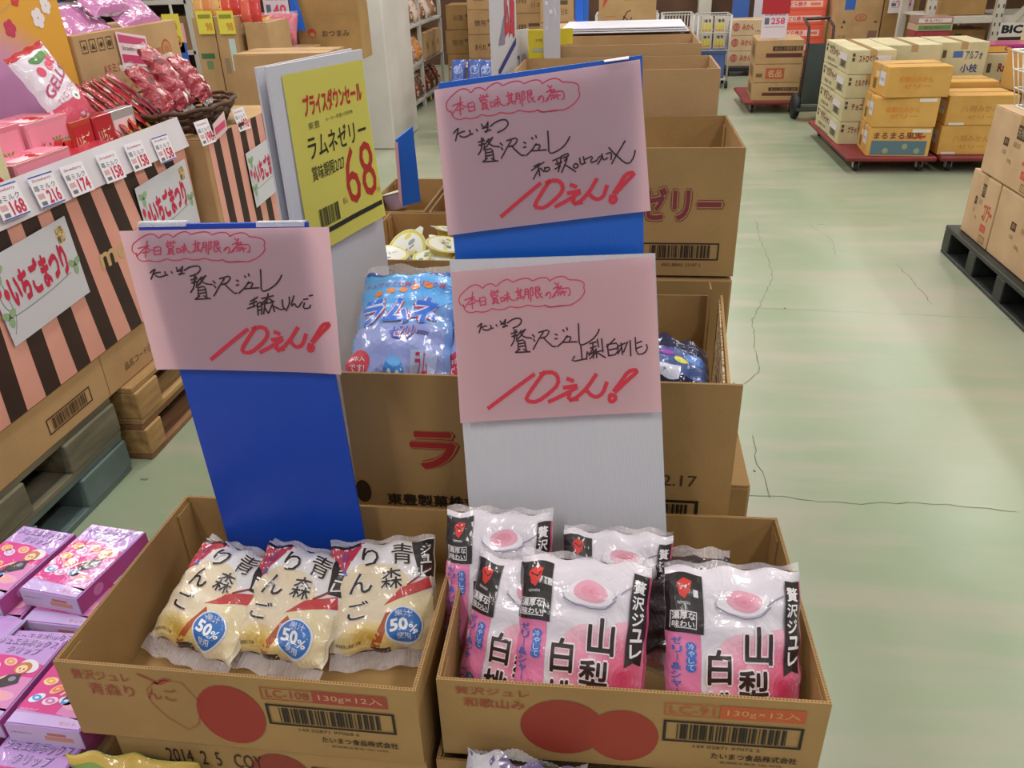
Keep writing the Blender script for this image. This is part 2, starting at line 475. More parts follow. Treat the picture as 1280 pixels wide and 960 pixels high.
# ================================================================ the hall
def structure(o): o['kind'] = 'structure'; return o
def floor_mat():
    m, nt, b = nodes_of('painted_green_floor')
    L = nt.links; N = nt.nodes.new
    tc = N('ShaderNodeTexCoord')
    n1 = N('ShaderNodeTexNoise'); n1.inputs['Scale'].default_value = 0.9; n1.inputs['Detail'].default_value = 5; n1.inputs['Distortion'].default_value = .6
    r1 = N('ShaderNodeValToRGB'); r1.color_ramp.elements[0].position = .35; r1.color_ramp.elements[1].position = .7
    r1.color_ramp.elements[0].color = lin('8c9d80'); r1.color_ramp.elements[1].color = lin('a3a792')
    L.new(tc.outputs['Object'], n1.inputs['Vector']); L.new(n1.outputs['Fac'], r1.inputs['Fac'])
    mp = N('ShaderNodeMapping'); mp.inputs['Scale'].default_value = (1.0, 5.0, 1)
    n2 = N('ShaderNodeTexNoise'); n2.inputs['Scale'].default_value = 1.4; n2.inputs['Detail'].default_value = 6
    r2 = N('ShaderNodeValToRGB'); r2.color_ramp.elements[0].position = .48; r2.color_ramp.elements[1].position = .72
    r2.color_ramp.elements[0].color = (0, 0, 0, 1); r2.color_ramp.elements[1].color = (.62, .62, .62, 1)
    L.new(tc.outputs['Object'], mp.inputs['Vector']); L.new(mp.outputs[0], n2.inputs['Vector']); L.new(n2.outputs['Fac'], r2.inputs['Fac'])
    mx = N('ShaderNodeMixRGB'); mx.inputs['Color2'].default_value = lin('b3a59a')
    L.new(r1.outputs[0], mx.inputs['Color1']); L.new(r2.outputs[0], mx.inputs['Fac'])
    L.new(mx.outputs[0], b.inputs['Base Color'])
    r3 = N('ShaderNodeMapRange'); r3.inputs['To Min'].default_value = .22; r3.inputs['To Max'].default_value = .42
    L.new(n2.outputs['Fac'], r3.inputs['Value']); L.new(r3.outputs[0], b.inputs['Roughness'])
    bp = N('ShaderNodeBump'); bp.inputs['Strength'].default_value = .05; bp.inputs['Distance'].default_value = .02
    n3 = N('ShaderNodeTexNoise'); n3.inputs['Scale'].default_value = 7
    L.new(tc.outputs['Object'], n3.inputs['Vector']); L.new(n3.outputs['Fac'], bp.inputs['Height']); L.new(bp.outputs['Normal'], b.inputs['Normal'])
    return m
XL, XRT, YN, YF = -5.6, 6.2, -2.5, 13.0
b = MB(); b.box(XL, XRT, YN, YF, -.1, 0, floor_mat()); floor = structure(b.build('floor'))
# hairline cracks, sunk slivers of dark grout
cr = MB(); F = Face(cr, (0, 0, 0.0006), (1, 0, 0), (0, 1, 0)); CRK = noisy('crack_dirt', '6d7464', '7f8674', 30, .9)
def crack(pp, w, jit=.006, seed=1):
    r = random.Random(seed); P = [at(x, y, z=0) for x, y in pp]; Q = []
    for a, c in zip(P[:-1], P[1:]):
        k = max(2, int((c-a).length/.035))
        for i in range(k): q = a.lerp(c, i/k); Q.append((q.x+r.uniform(-jit, jit), q.y+r.uniform(-jit, jit)))
    Q.append((P[-1].x, P[-1].y))
    for i in range(len(Q)-1): F.line([Q[i], Q[i+1]], w*r.uniform(.5, 1.2), CRK, 1)
crack([(945, 277), (950, 300), (957, 312), (965, 345), (965, 350), (948, 385), (940, 400), (942, 425), (950, 465), (930, 480)], .0035)
crack([(948, 385), (990, 387), (1060, 390), (1275, 400)], .002, seed=2)
crack([(942, 545), (947, 580), (955, 600), (962, 622)], .003, seed=3)
crack([(930, 618), (965, 620), (1060, 630), (1150, 628), (1270, 640)], .003, seed=4)
crack([(1120, 330), (1140, 350), (1165, 380)], .003, seed=5)
crack([(1010, 280), (1040, 300), (1045, 320)], .002, seed=6)
o = cr.build('floor_crack', floor); o['kind'] = 'stuff'
b = MB()
for q in ((175, 600, .05), (942, 590, .012), (980, 386, .02)):
    p = at(q[0], q[1], z=0); b.box(p.x, p.x+q[2]*.5, p.y, p.y+.01, 0.0005, .002, CRK)
b.build('scuff_mark', floor)
WALLM = noisy('wall_paint', 'c9c3b6', 'd6d0c4', 2, .7)
DARKW = noisy('brown_back_wall', '4f3526', '63442f', 3, .7)
b = MB(); b.box(XL-.1, XRT+.1, YF, YF+.1, 0, CEIL, DARKW); structure(b.build('wall_back'))
b = MB(); b.box(XL-.1, XL, YN, YF, 0, CEIL, WALLM); structure(b.build('wall_left'))
b = MB(); b.box(XRT, XRT+.1, YN, YF, 0, CEIL, WALLM); structure(b.build('wall_right'))
ceil = MB(); ceil.box(XL-.1, XRT+.1, YN, YF+.1, CEIL, CEIL+.1, noisy('ceiling_paint', 'd8d6d0', 'e0ded8', 2, .8)); ceil = structure(ceil.build('ceiling'))
for i, (lx, ly) in enumerate(LAMPS):
    t = thing('light_fixture', ['first', 'second', 'third', 'fourth'][i % 4]+' fluorescent light fitting from the left in ceiling row '+['behind the viewer', 'above the front trays', 'above the pillar approach', 'above the yellow cartons', 'above the snack rack', 'nearest the back wall'][i//4], 'ceiling light', (lx, ly, CEIL), 0, 'fluorescent ceiling lights')
    b = MB(); b.box(-.14, .14, -.66, .66, -.06, 0, GREYM, b=.01); b.build('housing', t)
    tm = MATS.get('tube')
    if not tm:
        tm, nt, bs = nodes_of('lit_tube'); bs.inputs['Emission Color'].default_value = (1, .96, .93, 1); bs.inputs['Emission Strength'].default_value = 4; MATS['tube'] = tm
    for s in (-.06, .06):
        b = MB(); b.tube([(s, -.6, -.075), (s, .6, -.075)], .013, tm); b.build('lamp_tube', t)
# square pillar left of the rack
b = MB(); b.box(-2.25, -1.975, 7.0, 7.9, 0, CEIL, noisy('pillar_paint', 'c4c2be', 'd2d0cc', 2, .5), b=.012)
structure(b.build('trim_1'))
b = MB(); b.box(1.02, 1.2, 12.75, 12.98, 0, CEIL, WALLM, b=.01); structure(b.build('trim_2'))

# ================================================================ pallets
def pallet(label, x0, x1, y0, y1, z0, h, m, m2, group=None, nb=9, sw=.05):
    """double-faced wooden pallet: the long open side shows three blocks"""
    t = thing('pallet', label, 'pallet', ((x0+x1)/2, (y0+y1)/2, z0), 0, group); w, d = x1-x0, y1-y0
    bt = h*.15
    # stringers run across the open face, deck boards on top and bottom
    for i in range(3):
        y = -d/2+sw+i*(d-2*sw)/2
        q = MB(); q.box(-w/2, w/2, y-sw, y+sw, bt, h-bt, m2, b=.004); q.build('stringer', t)
    n = nb
    for i in range(n):
        x = -w/2+(i+.5)*w/n; bw = w/n*.43
        q = MB(); q.box(x-bw, x+bw, -d/2, d/2, h-bt, h, m, b=.003); q.build('deck_board', t)
    for i in range(5):
        x = -w/2+.06+i*(w-.12)/4
        q = MB(); q.box(x-.055, x+.055, -d/2, d/2, 0, bt, m, b=.003); q.build('bottom_board', t)
    return t
WOOD = noisy('pallet_wood', '8b6a42', 'b3915e', 5, .8, .3, 60, (6, .7, 6))
WOOD_D = noisy('pallet_wood_dark', '6e4a32', '8f6746', 5, .8, .3, 60, (6, .7, 6))
WOOD_G = noisy('weathered_pallet_wood', '5c594a', '7a7460', 5, .85, .3, 60, (6, .7, 6))
TEALP = noisy('grey_green_pallet', '4e5f5c', '66797a', 4, .6, .2, 40)
BLKP = noisy('black_plastic', '1d211f', '2b302d', 5, .45, .1, 50)
pallet('weathered grey-brown pallet on top of the two under the striped stack', -2.75, -1.6, .92, 2.06, .14, .14, WOOD_G, WOOD_G, 'pallets under the striped cartons', sw=.13)
pallet('dark grey-green pallet on the floor under the weathered one', -2.75, -1.6, .92, 2.06, 0, .14, TEALP, TEALP, 'pallets under the striped cartons', sw=.12)
pallet('tan wooden pallet stacked on the reddish-brown one behind the grey pallets', -2.7, -1.56, 2.12, 3.3, .14, .14, WOOD, WOOD, 'brown pallets', sw=.07)
pallet('reddish-brown wooden pallet on the floor behind the grey pallets', -2.7, -1.56, 2.12, 3.3, 0, .14, WOOD_D, WOOD, 'brown pallets')
# black plastic pallet with deep pockets, right
t = thing('plastic_pallet', 'black plastic pallet under the tan cartons at the right edge', 'pallet', (2.28, 3.85, 0))
w, d = 1.1, 1.12
b = MB(); b.box(-w/2, w/2, -d/2, d/2, .125, .15, BLKP, b=.004); b.build('deck', t)
b = MB(); b.box(-w/2, w/2, -d/2, d/2, 0, .02, BLKP, b=.004); b.build('base_frame', t)
for i in range(4):
    b = MB(); y = -d/2+.045+i*(d-.09)/3
    b.box(-w/2, w/2, y-.045, y+.045, .02, .125, BLKP, b=.004); b.build('stringer', t)

# ================================================================ striped stack, left
PINKS = noisy('salmon_print', 'd99a8c', 'e0a596', 3, .6)
DKST = noisy('dark_brown_stripe', '2a1613', '351d18', 6, .6)
def stripes_deco(y0, ks, top0, bot0, pt, pb, wt, wb, H, W):
    def f(F, w, d, h):
        R = F['R']; R.rect(.012, 0.0, d, h, PINKS, 1)
        for k in ks:
            a, c = bot0+pb*k-y0, top0+pt*k-y0
            q = [(a, 0.0), (a+wb, 0.0), (c+wt, h), (c, h)]
            q = [(min(max(x, .012), d), y) for x, y in q]
            R.poly(q, DKST, 2)
    return f
def near_deco(F, w, d, h):
    stripes_deco(1.15, range(-6, 7), 1.918, 1.947, .124, .149, .068, .068, 0, 0)(F, w, d, h)
    F['R'].text('meiji', 2.19-1.15, .21, 2.42-1.15, .30, 'c9a777', 4, .03)
carton('long pink and dark-brown striped display carton nearest the left edge', -1.9, 1.99, .43, .6, 1.68, .48, 0, CARD, near_deco, 'striped display cartons', tape=False)
def base_deco(F, w, d, h):
    R = F['R']; R.barcode(.62, .035, .83, .085, '4a3018'); R.text('品名コード(賞味期限).', 1.02, .035, 1.3, .065, '4a3018')
    R.rect(.912, 0, .915, h, '8f6e42')
carton('flat tan carton layer between the striped carton and the grey pallet', -1.905, 1.99, .28, .6, 1.68, .15, 0, CARD, base_deco, tape=False)
def far_deco(F, w, d, h):
    R = F['R']; R.rect(.03, 0.0, d, h, PINKS, 1)
    for k in range(6): x = .07+k*.118; R.poly([(x+.01, 0), (x+.07, 0), (x+.055, h), (x, h)], DKST, 2)
carton('second striped carton, standing behind the near one', -1.735, 3.27, .42, .37, .76, .50, 0, CARD, far_deco, 'striped display cartons', tape=False)
carton('tan carton between the brown pallets and the second striped carton', -1.735, 3.28, .28, .36, .74, .14, 0, CARD, None, tape=False)

def vine(F, pts, w=.0022): F.line(pts, w, '6f8a70', 2)
def poster(label, y0, y1, z0, z1, group, rot=0.0):
    """paper notice taped on the +x side of a striped carton"""
    t = thing('strawberry_poster', label, 'poster', (-1.592, (y0+y1)/2, (z0+z1)/2), 0, group); w, h = y1-y0, z1-z0
    t.rotation_euler = (math.radians(rot), 0, 0)
    b = MB(); b.slab((0.0, -w/2, -h/2), (0.0, w/2, -h/2), (0.0, w/2, h/2), (0.0, -w/2, h/2), .0012, paper_mat('poster_paper', 'd3d6e0', .1)); b.build('paper_sheet', t)
    p = MB(); F = Face(p, (0, -w/2, -h/2), (0, 1, 0), (0, 0, 1))
    F.text('いちごまつり', w*.15, h*.36, w*.86, h*.77, 'c21f4a', 3, .07, shear=.0)
    F.text('いち', w*.83, h*.84, w*.92, h*.93, '3a3560', 3, .02); F.text('推し', w*.83, h*.74, w*.92, h*.83, '3a3560', 3, .02)
    F.ell(w*.88, h*.83, w*.06, h*.11, 'd9c07c', 1)
    vine(F, [(w*.05, h*.12), (w*.09, h*.2), (w*.12, h*.3), (w*.3, h*.3), (w*.6, h*.32), (w*.85, h*.36)])
    vine(F, [(w*.12, h*.3), (w*.05, h*.45), (w*.03, h*.6)]); vine(F, [(w*.12, h*.3), (w*.11, h*.6), (w*.08, h*.85)])
    for cx, cy in ((.06, .32), (.09, .82), (.93, .42)):
        for a in (0, 2.1, 4.2): F.ell(w*cx+.014*math.cos(a+.5), h*cy+.014*math.sin(a+.5), .016, .011, '8fb08a', 2.5, 8, a+.5)
    for cx, cy in ((.03, .63), (.1, .56)): F.ell(w*cx+.004, h*cy, .009, .016, 'cc2848', 3, 10)
    p.build('printing', t)
    return t
G = 'strawberry fair posters'
poster('white strawberry poster on the near end of the striped carton', 1.74, 2.09, .62, .86, G, 3)
poster('white strawberry poster near the corner of the near striped carton', 2.46, 2.81, .62, .86, G, 3)
q = poster('white strawberry poster on the second striped carton', 3.2, 3.56, .58, .81, G, 3); q.location.x = -1.54

# long white shelf rim with clip-on price cards
t = thing('price_rail', 'long white plastic price rail along the top of the near striped carton', 'price rail', (-1.6, 2.2, .91))
b = MB(); b.slab((.012, -1.05, -.005), (.012, .65, -.005), (-.012, .65, .10), (-.012, -1.05, .10), .003, noisy('white_rail', 'cfcbd3', 'dad6dd', 4, .35)); b.build('rail_face', t)
def price_card(label, y, z, price, blue=False, x=-1.578, line='苺ミルク', w=.105, h=.088):
    t = thing('price_card', label, 'price card', (x, y, z), 0, 'price cards on the strawberry shelf')
    t.rotation_euler = (math.radians(-2), math.radians(-13), 0)
    b = MB(); b.slab((0, 0, 0), (0, w, 0), (0, w, h), (0, 0, h), .001, paper_mat('card_paper', 'e4e4ec', .05)); b.build('card', t)
    p = MB(); F = Face(p, (0, 0, 0), (0, 1, 0), (0, 0, 1))
    F.text('Strawberry', w*.1, h*.78, w*.85, h*.9, 'b03a5e', 2, 0, .2)
    F.text(line, w*.05, h*.52, w*.9, h*.7, '4a4a55', 2); F.text(price, w*.42, h*.08, w*.92, h*.5, 'c4244a', 3, .03)
    F.rect(w*.08, h*.28, w*.32, h*.44, 'cf9fa4', 2); F.rect(w*.1, h*.08, w*.3, h*.2, '6a6a70', 2)
    if blue: F.rect(.002, h*.95, w-.002, h*.99, '3f55b0', 2); F.rect(.002, h*.01, w-.002, h*.05, '3f55b0', 2)
    p.build('printing', t)
for (px, py, pr_, bl, lb) in ((7, 278, '168', True, 'price card reading 168 at the left edge'), (54, 262, '216', True, 'price card reading 216'), (93, 247, '174', False, 'price card reading 174 beside the 216 card'),
                          (136, 230, '158', False, 'first 158 price card, right of the 174 card'), (170, 215, '158', False, 'second 158 price card from the left, mid rail'), (203, 205, '158', True, 'third 158 price card, at the far end of the rail')):
    p = at(px, py, x=-1.575); price_card('white strawberry shelf '+lb, p.y, p.z, pr_, bl)
for (px, py, lb) in ((254, 183, 'white price card clipped below the wicker basket'), (300, 165, 'farthest white price card, on the second striped carton')):
    p = at(px, py, x=-1.545); price_card(lb, p.y, p.z, '198', False, x=-1.545)
p = at(270, 176, x=-1.545); t = thing('pink_tag', 'pink and white tag between the two far price cards', 'tag', (-1.545, p.y, p.z))
b = MB(); b.slab((0, 0, 0), (0, .11, .02), (0, .11, .09), (0, 0, .06), .001, ink('e3c4cc')); b.slab((.001, .01, .02), (.001, .1, .035), (.001, .1, .06), (.001, .01, .045), .0008, ink('cf4a76')); b.build('card', t)

# goods standing behind the rail -------------------------------------------------
GZ = .9115
def pack(label, cx, cy, z0, w, d, h, rz, col, deco=None, group=None, name='sweet_box', cat='box', lid=None):
    t = thing(name, label, cat, (cx, cy, z0), rz, group)
    b = MB(); b.box(-w/2, w/2, -d/2, d/2, 0, h, glossy('pack_'+col, col, .3, .05, 20, coat=.4), b=.002); b.build('pack_body', t)
    p = MB(); F = faces_of(p, w, d, h); F['T'].o.z = h+.0006
    if deco: deco(F, w, d, h)
    else:
        F['R'].rect(.08*d, .2*h, .9*d, .8*h, 'efc9cf', 1); F['R'].ell(.7*d, .5*h, .1*d, .25*h, 'c8324a', 2)
        F['F'].rect(.08*w, .2*h, .92*w, .8*h, 'e7a9b6', 1)
    p.build('printing', t)
    return t
def straw(F, x, y, s):   # a strawberry
    F.poly([(x, y-s), (x+s*.6, y-s*.3), (x+s*.75, y+s*.3), (x+s*.4, y+s*.7), (x-s*.4, y+s*.7), (x-s*.75, y+s*.3), (x-s*.6, y-s*.3)], 'cf2a35', 3)
    for a in (-.5, 0, .5): F.poly([(x, y+s*.5), (x+a*s-.12*s, y+s), (x+a*s+.12*s, y+s)], '6d9a3c', 4)
def d_pink(F, w, d, h):
    for k in ('R', 'T'):
        W, H = (d, h) if k == 'R' else (w, d)
        F[k].rect(.03*W, .08*H, .97*W, .92*H, 'e88fa6', 1); F[k].rect(.5*W, .12*H, .95*W, .6*H, 'f0d4da', 1.5)
        straw(F[k], .62*W, .5*H, .2*min(W, H)); straw(F[k], .82*W, .45*H, .2*min(W, H)); F[k].text('いちごチョコ', .08*W, .35*H, .46*W, .7*H, 'c2305c', 3)
def d_straw(F, w, d, h):
    R = F['R']; R.rect(0, 0, d, h, '7d1f22', 1); straw(R, d*.3, h*.6, h*.34); straw(R, d*.7, h*.4, h*.36); R.rect(d*.86, 0, d, h, 'd8cfa8', 2)
def d_red(F, w, d, h):
    R = F['R']; R.rect(.05*d, .1*h, .95*d, .9*h, 'b51f2a', 1); R.text('いちご', .15*d, .45*h, .8*d, .75*h, 'efe3c8', 3); R.rect(.15*d, .2*h, .6*d, .3*h, 'e3c2a0', 2)
def pp(px, py, x): return at(px, py, x=x)
# low flat packs at the front: strawberries, pink cases, red cases
P = at(0, 240, x=-1.63)
pack('dark box printed with large strawberries at the left edge', -1.68, 1.84, GZ, .1, .26, .19, 0, '5b1a1c', d_straw)
pack('pink strawberry chocolate case behind the price rail, by the strawberry-print box', -1.8, 1.98, GZ, .14, .42, .20, 0, 'd9788f', d_pink)
pack('pale pink case with a strawberry photo, right of the strawberry-print box', -1.69, 2.13, GZ, .1, .25, .12, 0, 'd98a90', d_pink)
pack('pink case printed with strawberries, next to the pouch', -1.8, 2.31, GZ, .14, .2, .19, 0, 'e08fa4', d_pink)
pack('orange-red chocolate box behind the 174 price card', -1.77, 2.45, GZ, .1, .11, .16, 0, 'b5402a', d_red)
pack('crimson chocolate box, right of the orange-red one', -1.77, 2.57, GZ, .1, .11, .155, 0, 'b01c30', d_red)
pack('low red pack lying behind the first 158 card', -1.68, 2.36, GZ, .1, .3, .085, 0, 'c43850', None)
pack('grey-sided open case beside the red gift packs', -1.8, 2.72, GZ, .12, .15, .15, 0, 'a9a3a4', None)
# standing pouch
def art_pouch(F):
    F.rect(0, .93, 1, 1, 'b8202e', 1); F.ell(.5, .84, .22, .05, '3f7a3a', 1.5); F.ell(.7, .85, .15, .05, '5a8f45', 1.6)
    for x, y in ((.35, .7), (.6, .72), (.75, .78)): F.ell(x, y, .09, .06, 'd23c64', 2)
    F.text('GELLS', .12, .48, .95, .62, 'b3306a', 3, .03, rot=.25); F.rect(0, 0, 1, .3, 'd3506c', 1); F.ell(.7, .3, .1, .06, 'f2f0ee', 3); F.ell(.7, .3, .04, .02, '44663a', 4)
    F.text('ストロベリー', .2, .34, .9, .42, 'd07a94', 3, rot=.2)
M = frame_matrix(at(76, 172, x=-1.74), at(120, 140, x=-1.74), at(34, 108, x=-1.80)); bag('sweets_pouch', 'white stand-up pouch with printed strawberries, in front of the orange poster box', M, .19, .25, .03, glossy('white_pouch', 'd9cfdd', .3, .2, 20), art_pouch, seal=.0, cat='pouch', ml=.02)
# slanted row of red floral packs
def art_red(k):
    def f(F):
        r = random.Random(k); F.rect(.04, .5, .96, .98, ('b8283c', 'c43a50', 'a82434')[k % 3], 1)
        for i in range(7): F.ell(r.uniform(.15, .85), r.uniform(.15, .9), .11, .06, ('e2c7cf', 'd98a30', 'efe9e4')[i % 3], 2+i*.1, 8)
        F.rect(.05, 0, .95, .12, 'd7b04c', 2)
    return f
REDF = glossy('red_film', 'a32234', .25, .3, 25); PINKF = glossy('pink_film', 'cf5578', .25, .3, 25)
for k in range(6):
    y = 2.64+k*.056
    M = frame_matrix((-1.70, y, .95+.005*k), (-1.77, y+.12, .95+.005*k), (-1.86, y-.02, 1.14))
    bag('floral_gift_pack', ['foremost red floral gift pack leaning in the slanted row', 'second red floral gift pack of the slanted row', 'third red floral gift pack of the slanted row', 'fourth red floral gift pack of the slanted row', 'fifth red floral gift pack of the slanted row', 'pink floral gift pack at the far end of the slanted row'][k], M, .13, .24, .013, PINKF if k == 5 else REDF, art_red(k), 'floral gift packs in a slanted row', seal=0.0, seed=k, nu=10, nv=12, ml=.04)
# wicker basket with crinkled packs
t = thing('wicker_basket', 'dark wicker basket on the second striped carton', 'basket', (-1.72, 3.12, .921))
WICK = noisy('dark_wicker', '3a2217', '5c3b26', 40, .7)
for z in range(6):
    b = MB(); r = .15+.012*z
    b.tube([(r*math.cos(a)*.8, r*1.35*math.sin(a), .012+z*.016+.004*math.sin(a*12+z*3.1)) for a in [2*math.pi*i/36 for i in range(37)]], .008, WICK, 5, False); b.build('woven_ring', t)
b = MB(); b.lathe([(.001, 0), (.13, 0), (.135, .01), (.001, .01)], WICK, 20); b.build('basket_floor', t)
b = MB()
for i in range(18):
    a = 2*math.pi*i/18; b.tube([(.15*math.cos(a)*.8, .15*1.35*math.sin(a), 0), (.212*math.cos(a)*.8, .212*1.35*math.sin(a), .1)], .004, WICK, 4)
b.build('stakes', t)
for k, (px, py, hh) in enumerate(((225, 135, .2), (262, 120, .25), (285, 135, .2))):
    def art(F, k=k):
        r = random.Random(k+20)
        for i in range(10): F.ell(r.uniform(.1, .9), r.uniform(.1, .9), .13, .09, ('b22338', 'd8b0b6', '6b1f24', 'e7d9da', 'c44a68')[i % 5], 1+i*.1, 7)
    yy = (2.98, 3.1, 3.27)[k]
    M = frame_matrix((-1.69+.0*k, yy-.07, 1.0), (-1.73, yy+.09, 1.0), (-1.80, yy-.12+.02*k, 1.0+hh*.8))
    bag('candy_pack', ['crinkled red foil candy pack at the near side of the wicker basket', 'tallest crinkled foil candy pack in the middle of the basket', 'magenta candy pack at the far side of the basket'][k], M, .17, hh, .04, glossy('crinkled_candy_film', 'a2303f', .12, .9, 40), art, 'candy packs in the wicker basket', seal=.02, seed=k+9, crinkle=.016, ml=.03)
# big orange printed carton behind, and the tan carton next to it
def orange_print():
    m, nt, b_ = nodes_of('orange_blossom_print')
    tc = nt.nodes.new('ShaderNodeTexCoord'); mp = nt.nodes.new('ShaderNodeMapping'); mp.inputs['Location'].default_value = (0, .28, -.22); mp.inputs['Scale'].default_value = (0, 2.2, 3.0)
    g = nt.nodes.new('ShaderNodeTexGradient'); g.gradient_type = 'SPHERICAL'
    n = nt.nodes.new('ShaderNodeTexNoise'); n.inputs['Scale'].default_value = 6
    r = nt.nodes.new('ShaderNodeValToRGB'); r.color_ramp.elements[0].color = lin('dba23c'); r.color_ramp.elements[1].color = lin('c88fc0'); r.color_ramp.elements[0].position = .15; r.color_ramp.elements[1].position = .6
    nt.links.new(tc.outputs['Object'], mp.inputs[0]); nt.links.new(mp.outputs[0], g.inputs[0]); nt.links.new(g.outputs['Fac'], r.inputs[0]); nt.links.new(r.outputs[0], b_.inputs['Base Color'])
    b_.inputs['Roughness'].default_value = .45
    return m
def d_or(F, w, d, h):
    R = F['R']; R.rect(0, 0, d, .03, 'b8352e', 1)
    R.line([(.0, .1), (.12, .25), (.28, .38), (.5, .47)], .006, 'b98a6a', 1); R.line([(.0, .06), (.14, .22), (.3, .34), (.5, .42)], .004, 'c99a70', 1)
    for x, y, s, c in ((.34, .30, .022, 'c0385c'), (.49, .32, .026, 'e6e0e6'), (.545, .355, .022, 'e6e0e6'), (.40, .38, .016, 'c93a3a'), (.24, .36, .012, 'e8cfc0'), (.3, .34, .007, 'e8cfc0')):
        for a in range(5): R.ell(x+s*.7*math.cos(a*1.257), y+s*.7*math.sin(a*1.257), s*.6, s*.6, c, 2+a*.1, 8)
carton('large orange carton printed with blossoms and purple arcs at the top left corner', -2.12, 2.56, .914+.12, .3, .62, .5, 0, orange_print(), d_or, tape=False)
carton('tan carton base under the orange blossom carton', -2.12, 2.52, .914, .34, .66, .12, 0, CARD, None, far=True)
carton('plain tan carton filling the inner pallet under the orange carton', -2.35, 2.0, .28, .28, 1.68, .63, 0, CARD, None, far=True)
def d_kf(F, w, d, h):
    R = F['R']
    for i in range(4): R.frame(.04+i*.055, h*.72, .08+i*.055, h*.9, .003, '4f3a22', 1); R.text('★▲◆●'[i], .046+i*.055, h*.76, .074+i*.055, h*.85, '4f3a22', 2)
    R.text('KFミルク', d*.2, h*.38, d*.42, h*.52, 'b2503c', 2); R.text('フルーツキャンディー', d*.3, h*.2, d*.68, h*.26, 'b5603f', 2); R.text('株式会社 KF', d*.25, h*.1, d*.6, h*.15, 'b5603f', 2)
    R.ell(d*.84, h*.55, .04, .04, 'b5503c', 2); R.ell(d*.84, h*.55, .032, .032, 'b08a5a', 2.5); R.text('苺', d*.81, h*.5, d*.87, h*.6, 'b5503c', 3); R.text('菓', d*.72, h*.5, d*.78, h*.6, 'b5603f', 3)
    R.rect(d*.8, h*.05, d*.97, h*.2, '6f5638', 2); R.rect(d*.8, h*.17, d*.97, h*.19, '3c2a18', 3)
carton('tan carton with red print and a pink price label, behind the floral packs', -2.12, 3.3, 1.037, .26, .76, .25, 0, CARD, d_kf, far=True)
carton('tan carton standing under the one with the pink price label', -2.09, 3.3, .28, .28, .8, .755, 0, CARD, None, far=True)
t = thing('pink_label', 'pink striped paper label stuck on the tan carton', 'label', (-1.983, 3.19, 1.15)); b = MB()
b.slab((0, 0, .0), (0, .21, -.03), (0, .21, .09), (0, 0, .125), .001, ink('e6ccd4')); b.build('paper', t)
b = MB(); F = Face(b, (0.0005, 0, 0), (0, 1, 0), (0, 0, 1))
F.poly([(.01, .085), (.2, .055), (.2, .08), (.01, .115)], 'c44a78', 1); F.poly([(.01, .01), (.2, -.02), (.2, .01), (.01, .042)], 'c2386c', 1); F.text('Strawberry 252', .02, .037, .19, .06, '5a4a58', 2, rot=-.15); b.build('printing', t)
LILF = glossy('lilac_film', 'c47fb4', .18, .5, 18)
for k, (y, z, wd_) in enumerate(((3.02, 1.25, .34), (3.38, 1.27, .34), (3.2, 1.33, .3))):
    M = frame_matrix((-2.0, y-.1, z), (-2.02, y+wd_-.1, z+.01), (-2.1, y-.1, z+.11))
    bag('lilac_pack', ['lilac glossy bag on the tan carton beside the orange box', 'lilac glossy bag at the far end of the tan carton', 'deep lilac bag lying on the other two'][k], M, wd_, .16, .028, LILF, None, 'lilac bags on the tan carton', seal=.01, seed=k+40, nu=16, nv=12)
0 and pack('bright pink octagonal-print box next to the orange carton', -2.05, 2.925, 1.30, .12, .1, .07, 0, 'd9609a', None)
# ================================================================ centre island: base
pallet('wooden pallet on the floor under the centre row of cartons', -1.12, .28, .3, 2.62, 0, .14, WOOD, WOOD, None)
carton('large tan carton under the two front trays', -.19, .715, .14, .82, .34, .44, 0, CARD, None, far=True)
carton('large tan carton under the blue-topped candy tray at the row front', -.09, 1.22, .14, .62, .3, .607, 0, CARD_D, None, tape=False)
carton('tan carton just behind the two front trays', -.12, .998, .14, .56, .13, .607, 0, CARD_D, None, far=True)
carton('tan carton below the ones printed with red letters', -.045, 1.55, .14, .5, .3, .555, 0, CARD_D, None, far=True)
def d_l1(F, w, d, h): F['F'].rect(0, 0, w, .002, '7a5a30', 1)
carton('tan carton supporting the open carton with maroon lettering', -.045, 1.55, .697, .504, .3, .272, 0, CARD_D, d_l1, far=True)
carton('tall tan carton base in the middle of the centre row', -.02, 1.84, .14, .42, .22, .80, 0, CARD, None, far=True)
carton('tan carton base in the rear of the centre row', -.02, 2.21, .14, .4, .46, .80, 0, CARD, None, far=True)

# open cartons of the row, seen over one another
def d_fru(F, w, d, h):
    f = F['F']
    x0 = .252; X = [(.10, 'フ'), (.17, 'ル'), (.235, 'ー')]
    for bold, c, l in ((.12, '7c2f38', 2), (.085, 'b08a52', 3), (.04, '7c2f38', 4)):
        f.text('リゼリー', .295-bold*.06, .105-bold*.04, .470+bold*.06, .160+bold*.04, c, l, bold)
    f.barcode(.34, .03, .475, .062, '33210f', 2, .0025); f.text('4902 88001 21107 2', .375, .018, .445, .024, '5a4226', 2)
open_box('open tan carton with maroon outlined lettering and a barcode, below the topmost rows', -.297, .207, 1.402, 1.70, .972, 1.20, CARD_D, d_fru, 'open cartons in the centre row')
open_box('open tan carton behind the one with maroon lettering', -.225, .19, 1.722, 1.945, .944, 1.285, CARD, None, 'open cartons in the centre row')
open_box('open tan carton third from the rear end of the centre row', -.21, .17, 1.965, 2.19, .944, 1.308, CARD, None, 'open cartons in the centre row')
open_box('open tan carton at the rear end of the centre row, under the white sheet', -.2, .172, 2.21, 2.44, .944, 1.305, CARD, None, 'open cartons in the centre row')
t = thing('white_sheet', 'white plastic sheet lying on the rearmost carton of the centre row', 'sheet', (0.01, 2.34, 1.3095))
b = MB()
